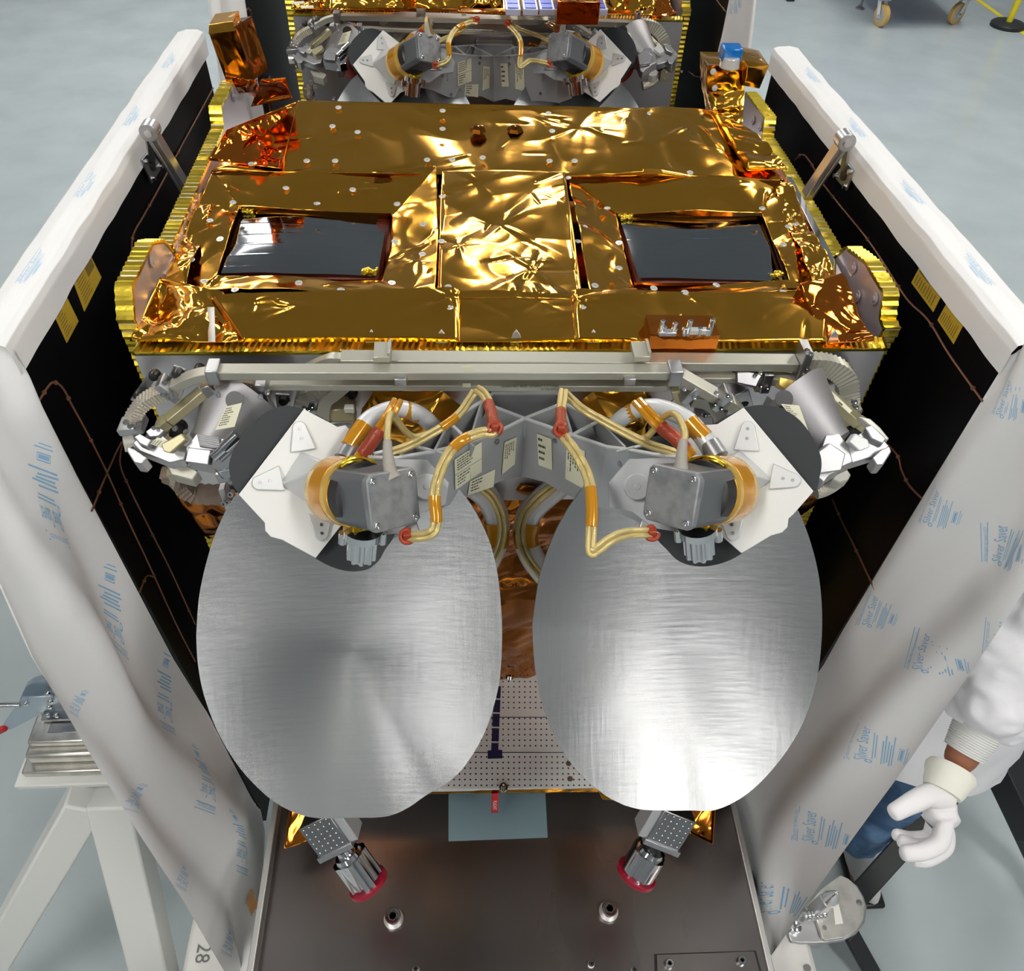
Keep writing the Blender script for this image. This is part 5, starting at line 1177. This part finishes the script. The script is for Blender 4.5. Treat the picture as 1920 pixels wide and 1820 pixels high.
# gloved hand
hd_ = 1.50
def H(u, v, t=0): return D(u, v, hd_ + t)
W1 = WR + ax * .03
gv = [H(1774, 1468, .01), H(1760, 1500, .0), H(1762, 1528, .0),                          # wrist, palm, palm end
      H(1735, 1492, -.015), H(1700, 1510, -.03), H(1668, 1528, -.035),                    # thumb
      H(1772, 1545, -.025), H(1766, 1580, -.03), H(1728, 1598, -.035), H(1686, 1600, -.035),    # index
      H(1774, 1548, .0), H(1774, 1590, .0), H(1738, 1612, .0), H(1706, 1610, .0),     # middle
      H(1766, 1545, .022), H(1760, 1582, .03), H(1722, 1588, .03), H(1682, 1574, .03),     # ring
      H(1754, 1540, .042), H(1742, 1570, .052), H(1706, 1572, .054), H(1672, 1562, .054)]     # little
ge = [(0, 1), (1, 2), (1, 3), (3, 4), (4, 5), (2, 6), (6, 7), (7, 8), (8, 9), (2, 10), (10, 11), (11, 12), (12, 13), (2, 14), (14, 15), (15, 16), (16, 17), (2, 18), (18, 19), (19, 20), (20, 21)]
gr = [.034, .038, .034, .025, .019, .0165, .020, .0185, .0175, .0155, .018, .017, .0155, .014, .018, .0165, .0155, .014, .017, .0155, .014, .0125]
skin_mesh('glove', gv, ge, gr, 'glove', per, 3)
gx = (H(1760, 1500) - H(1774, 1468, .01)).normalized(); gc = H(1777, 1460, .01)
MB().lathe(gc - gx * .022, gx, [(0, .036), (.0, .042), (.008, .0455), (.018, .0445), (.024, .041), (.04, .038), (.05, .034)], 40).build('glove_cuff', 'glove_cuff', per, smooth=60)
# jeans and shoes
cloth([HP + V((0, 0, .10)), HP - V((0, 0, .06)), HP - V((0, 0, .14))], [.12, .13, .11], 'denim', 'jeans', per, .006, 10, 40, 8, (1.15, .8))
cloth([HL + V((0, 0, .02)), (HL + KN) / 2, KN, (KN + FT) / 2, FT + V((0, 0, .03))], [.10, .085, .074, .070, .075], 'denim', 'trouser_leg', per, .010, 12, 40, 10, seed=2)
cloth([HR_ + V((0, 0, .02)), (HR_ + KN2) / 2, KN2, (KN2 + FT2) / 2, FT2 + V((0, 0, .03))], [.115, .10, .085, .075, .078], 'denim', 'trouser_leg', per, .010, 12, 40, 10, seed=5)
for f in (FT, FT2):
    o = MB().ball(f + V((0, -.06, .0)), .055, 12, sc=(.85, 2.5, .8)).build('shoe', 'shoe', per)
    MB().box((f.x, f.y - .06, .012), (.10, .28, .024)).build('sole', 'black_rubber', o, bevel=.01)
# ================================================================== things on the floor at the top right
def castor(u, v, label_, face, r=.10, wmat='tan_wheel'):
    g = P(u, v, z=0); o = thing('castor', label_, 'castor', (g.x, g.y, 0), 'castors under the trolley')
    ax = V((math.cos(face), math.sin(face), 0)); c = g + V((0, 0, r))
    MB().lathe(c - ax * .025, ax, [(0, r * .55), (0, r * .9), (.006, r), (.044, r), (.050, r * .9), (.050, r * .55)], 44).build('tyre', wmat, o)
    MB().lathe(c - ax * .027, ax, [(0, r * .2), (.002, r * .62), (.052, r * .62), (.054, r * .2)], 36).build('hub', 'bracket', o)
    MB().cyl(c - ax * .045, c + ax * .045, .012, .012, 14).build('axle', 'chrome', o)
    for s in (-1, 1):
        d = V((-ax.y, ax.x, 0)); MB().hexa([c + ax * s * .036 - d * .02 - V((0, 0, .02)), c + ax * s * .036 + d * .02 - V((0, 0, .02)), c + ax * s * .040 + d * .02 - V((0, 0, .02)), c + ax * s * .040 - d * .02 - V((0, 0, .02))], [c + ax * s * .036 + d * .03 + V((0, 0, r + .03)), c + ax * s * .036 + d * .09 + V((0, 0, r + .03)), c + ax * s * .040 + d * .09 + V((0, 0, r + .03)), c + ax * s * .040 + d * .03 + V((0, 0, r + .03))]).build('fork', 'tube_white', o, bevel=.002)
    MB().box(c + V((-ax.y * .06, ax.x * .06, r + .04)), (.12, .12, .02)).build('mounting_plate', 'machined', o, bevel=.002)
    return g, c
g1, c1 = castor(1647, 49, 'tan wheeled castor nearest the white paper, seen from behind its tread', .25)
g2, c2 = castor(1786, 45, 'tan wheeled castor seen side on beside the yellow post', -1.1)
tl = thing('trolley', 'blue topped equipment trolley standing on castors at the top right', 'trolley', ((g1.x + g2.x) / 2, g1.y + .4, .26))
MB().box(((g1.x + g2.x) / 2, g1.y + .5, .30), (1.0, 1.1, .07)).build('frame', 'wall_blue', tl, bevel=.01)
MB().box(((g1.x + g2.x) / 2, g1.y + .5, .75), (1.0, 1.1, .5)).build('cabinet', 'wall_blue', tl, bevel=.01)
p = P(1612, 16, z=0); MB().lathe(p, (0, 0, 1), [(0, .045), (.012, .045), (.014, .02), (.03, .02), (.03, .012), (.27, .012)], 20).build('levelling_foot', 'steel_dark', tl)
g = P(1888, 50, z=0)
sp = thing('stanchion', 'yellow barrier post on a round black base at the top right', 'post', (g.x, g.y, 0))
MB().lathe(g, (0, 0, 1), [(0, .17), (.03, .17), (.045, .15), (.05, .04), (.05, .001)], 44).build('base', 'black_metal', sp)
MB().cyl(g + V((0, 0, .04)), g + V((0, 0, 1.0)), .03, .03, 24).build('pole', 'yellow_paint', sp)
a, b = P(1800, -25, z=.002), P(1884, 36, z=.002)
o = MB().beam(a, a + (b - a) * 1.9, .06, .002).build('floor_tape', 'yellow_paint'); tag(o, 'strip of yellow floor marking tape beside the barrier post', 'tape')
s0 = P(1478, -2, z=0)
sh_ = thing('shoe', 'dark and white shoe at the top edge of the photograph, left of the trolley', 'shoe', (s0.x, s0.y, 0))
MB().ball(s0 + V((0, .06, .035)), .05, 10, sc=(.9, 2.6, .8)).build('upper', 'shoe', sh_); MB().box(s0 + V((0, .05, .012)), (.09, .28, .024)).build('sole', 'black_rubber', sh_, bevel=.01)
# black folding frame at the lower right
bf = thing('equipment_stand', 'black metal stand with a slanted leg behind the gloved hand', 'stand', P(1700, 1640, z=0))
def bar(a, b, w_, h_, nm='bar'): return MB().beam(a, b, w_, h_).build(nm, 'black_metal', bf, bevel=.003)
A_ = P(1838, 1425, z=.45); B_ = P(1590, 1700, z=.10); e = B_ + (B_ - A_) * .18
bar(A_ + (A_ - B_) * .12, e, .062, .03)
bar(P(1862, 1440, z=.45), P(1940, 1610, z=.12), .07, .03); bar(P(1820, 1452, z=.44), P(1872, 1438, z=.44), .026, .02)
bar(P(1880, 1385, z=.50), P(1965, 1560, z=.36), .16, .10, 'tray')
bar(P(1945, 1330, z=.52), P(1995, 1420, z=.48), .12, .06)
bar(P(1596, 1752, z=.12), P(1650, 1850, z=.03), .05, .02); bar(P(1940, 1610, z=.12), P(2010, 1760, z=.03), .06, .03, 'leg'); bar(e, V((e.x, e.y, .01)), .04, .03, 'leg')
for u, v in ((1834, 1448), (1811, 1474), (1826, 1466)):
    p = P(u, v, z=.468); MB().lathe(p, (0, 0, 1), [(0, .009), (.006, .009), (.007, .004)], 12).build('bolt', 'machined', bf)
# ================================================================== far satellite and its panels: copies
OFF = V((.0, 1.50, -.045))
s2 = copy_tree(sat, None, skip=('connector_box', 'foil_box', 'sensor_head', 'panel_insert', 'foil_bump', 'clip')); s2.location = sat.location + OFF
s2['label'] = 'second gold foil satellite behind the near one, with blue cell strips on its deck'
bpy.context.view_layer.update()
WORLD[s2.name] = V(sat.location) + OFF
for k, (u, w_) in enumerate(((962, 20), (995, 24), (1026, 22), (1062, 22), (1098, 22), (1125, 18))):
    q = P(u, 27, z=2.12)
    o = MB().box(q + V((0, .21, .004)), (.036, .42, .014)).build('cell_strip', 'solar_frame', s2, bevel=.001)
    mb = MB()
    for j in range(12): mb.box(q + V((0, .02 + j * .034, .012)), (.026, .028, .002))
    mb.build('solar_cells', 'solar_blue', o)
for u, v in ((559, 5), (576, 13)):
    p = P(u, v, z=2.12); MB().box(p, (.03, .016, .001), Matrix.Rotation(.2, 3, 'Z')).build('label', 'label_cream', s2)
q = P(1082, 18, z=2.15); cbx = MB().box(q, (.10, .05, .05)).build('connector_box', 'foil_red', s2, bevel=.002)
for k in range(5): MB().cyl(q + V((-.04 + k * .02, 0, .02)), q + V((-.04 + k * .02, 0, .045)), .004, .004, 8).build('pin', 'chrome', cbx)
for (a, b, c, d), zz1, sd_ in (((600, 28, 770, 28), 2.19, 5), ((775, 28, 945, 28), 2.22, 6), ((1135, 30, 1235, 34), 2.20, 7)):
    l, r_ = P(a, b, z=2.085), P(c, d, z=2.085); l.y += .05; r_.y += .05
    h_ = V((0, .10, zz1 - 2.085)); mb = MB(); crinkle(mb, bil(l + h_, r_ + h_, r_, l), 60, 40, .03, 9, sd_, .012, 14, edge=.03); crinkle(mb, bil(l + h_ + V((0, .3, 0)), r_ + h_ + V((0, .3, 0)), r_ + h_, l + h_), 60, 60, .03, 9, sd_, .012, 14, edge=.03)
    mb.build('foil_mound', 'foil', s2, smooth=50)
for sgn, (u, v) in ((-1, (662, 100)), (1, (1158, 108))):
    p = D(u, v + 14, 2.16); MB().lathe(p, -(ray(u, v)).normalized(), [(0, .045), (.004, .045)], 36).build('red_cover', 'red_disc', s2)
for ob in list(C.objects):
    if ob.parent is None and ob.name.split('.')[0] in ('side_panel', 'paper_wrap', 'paper_sheet') and not ob.get('copied'):
        c = copy_tree(ob, None, skip=('hinge_arm', 'hinge_plate', 'hinge_strut', 'hinge_knuckle', 'pivot_pin') if ob.name.startswith('side') else ()); c.location = ob.location + V((0, 1.50, 0)); c['copied'] = 1
        c['label'] = ob['label'].replace('near', 'far').replace('standing left of the far satellite', 'standing left of the far satellite at the top')
for ob in C.objects:
    if 'copied' in ob.keys(): del ob['copied']
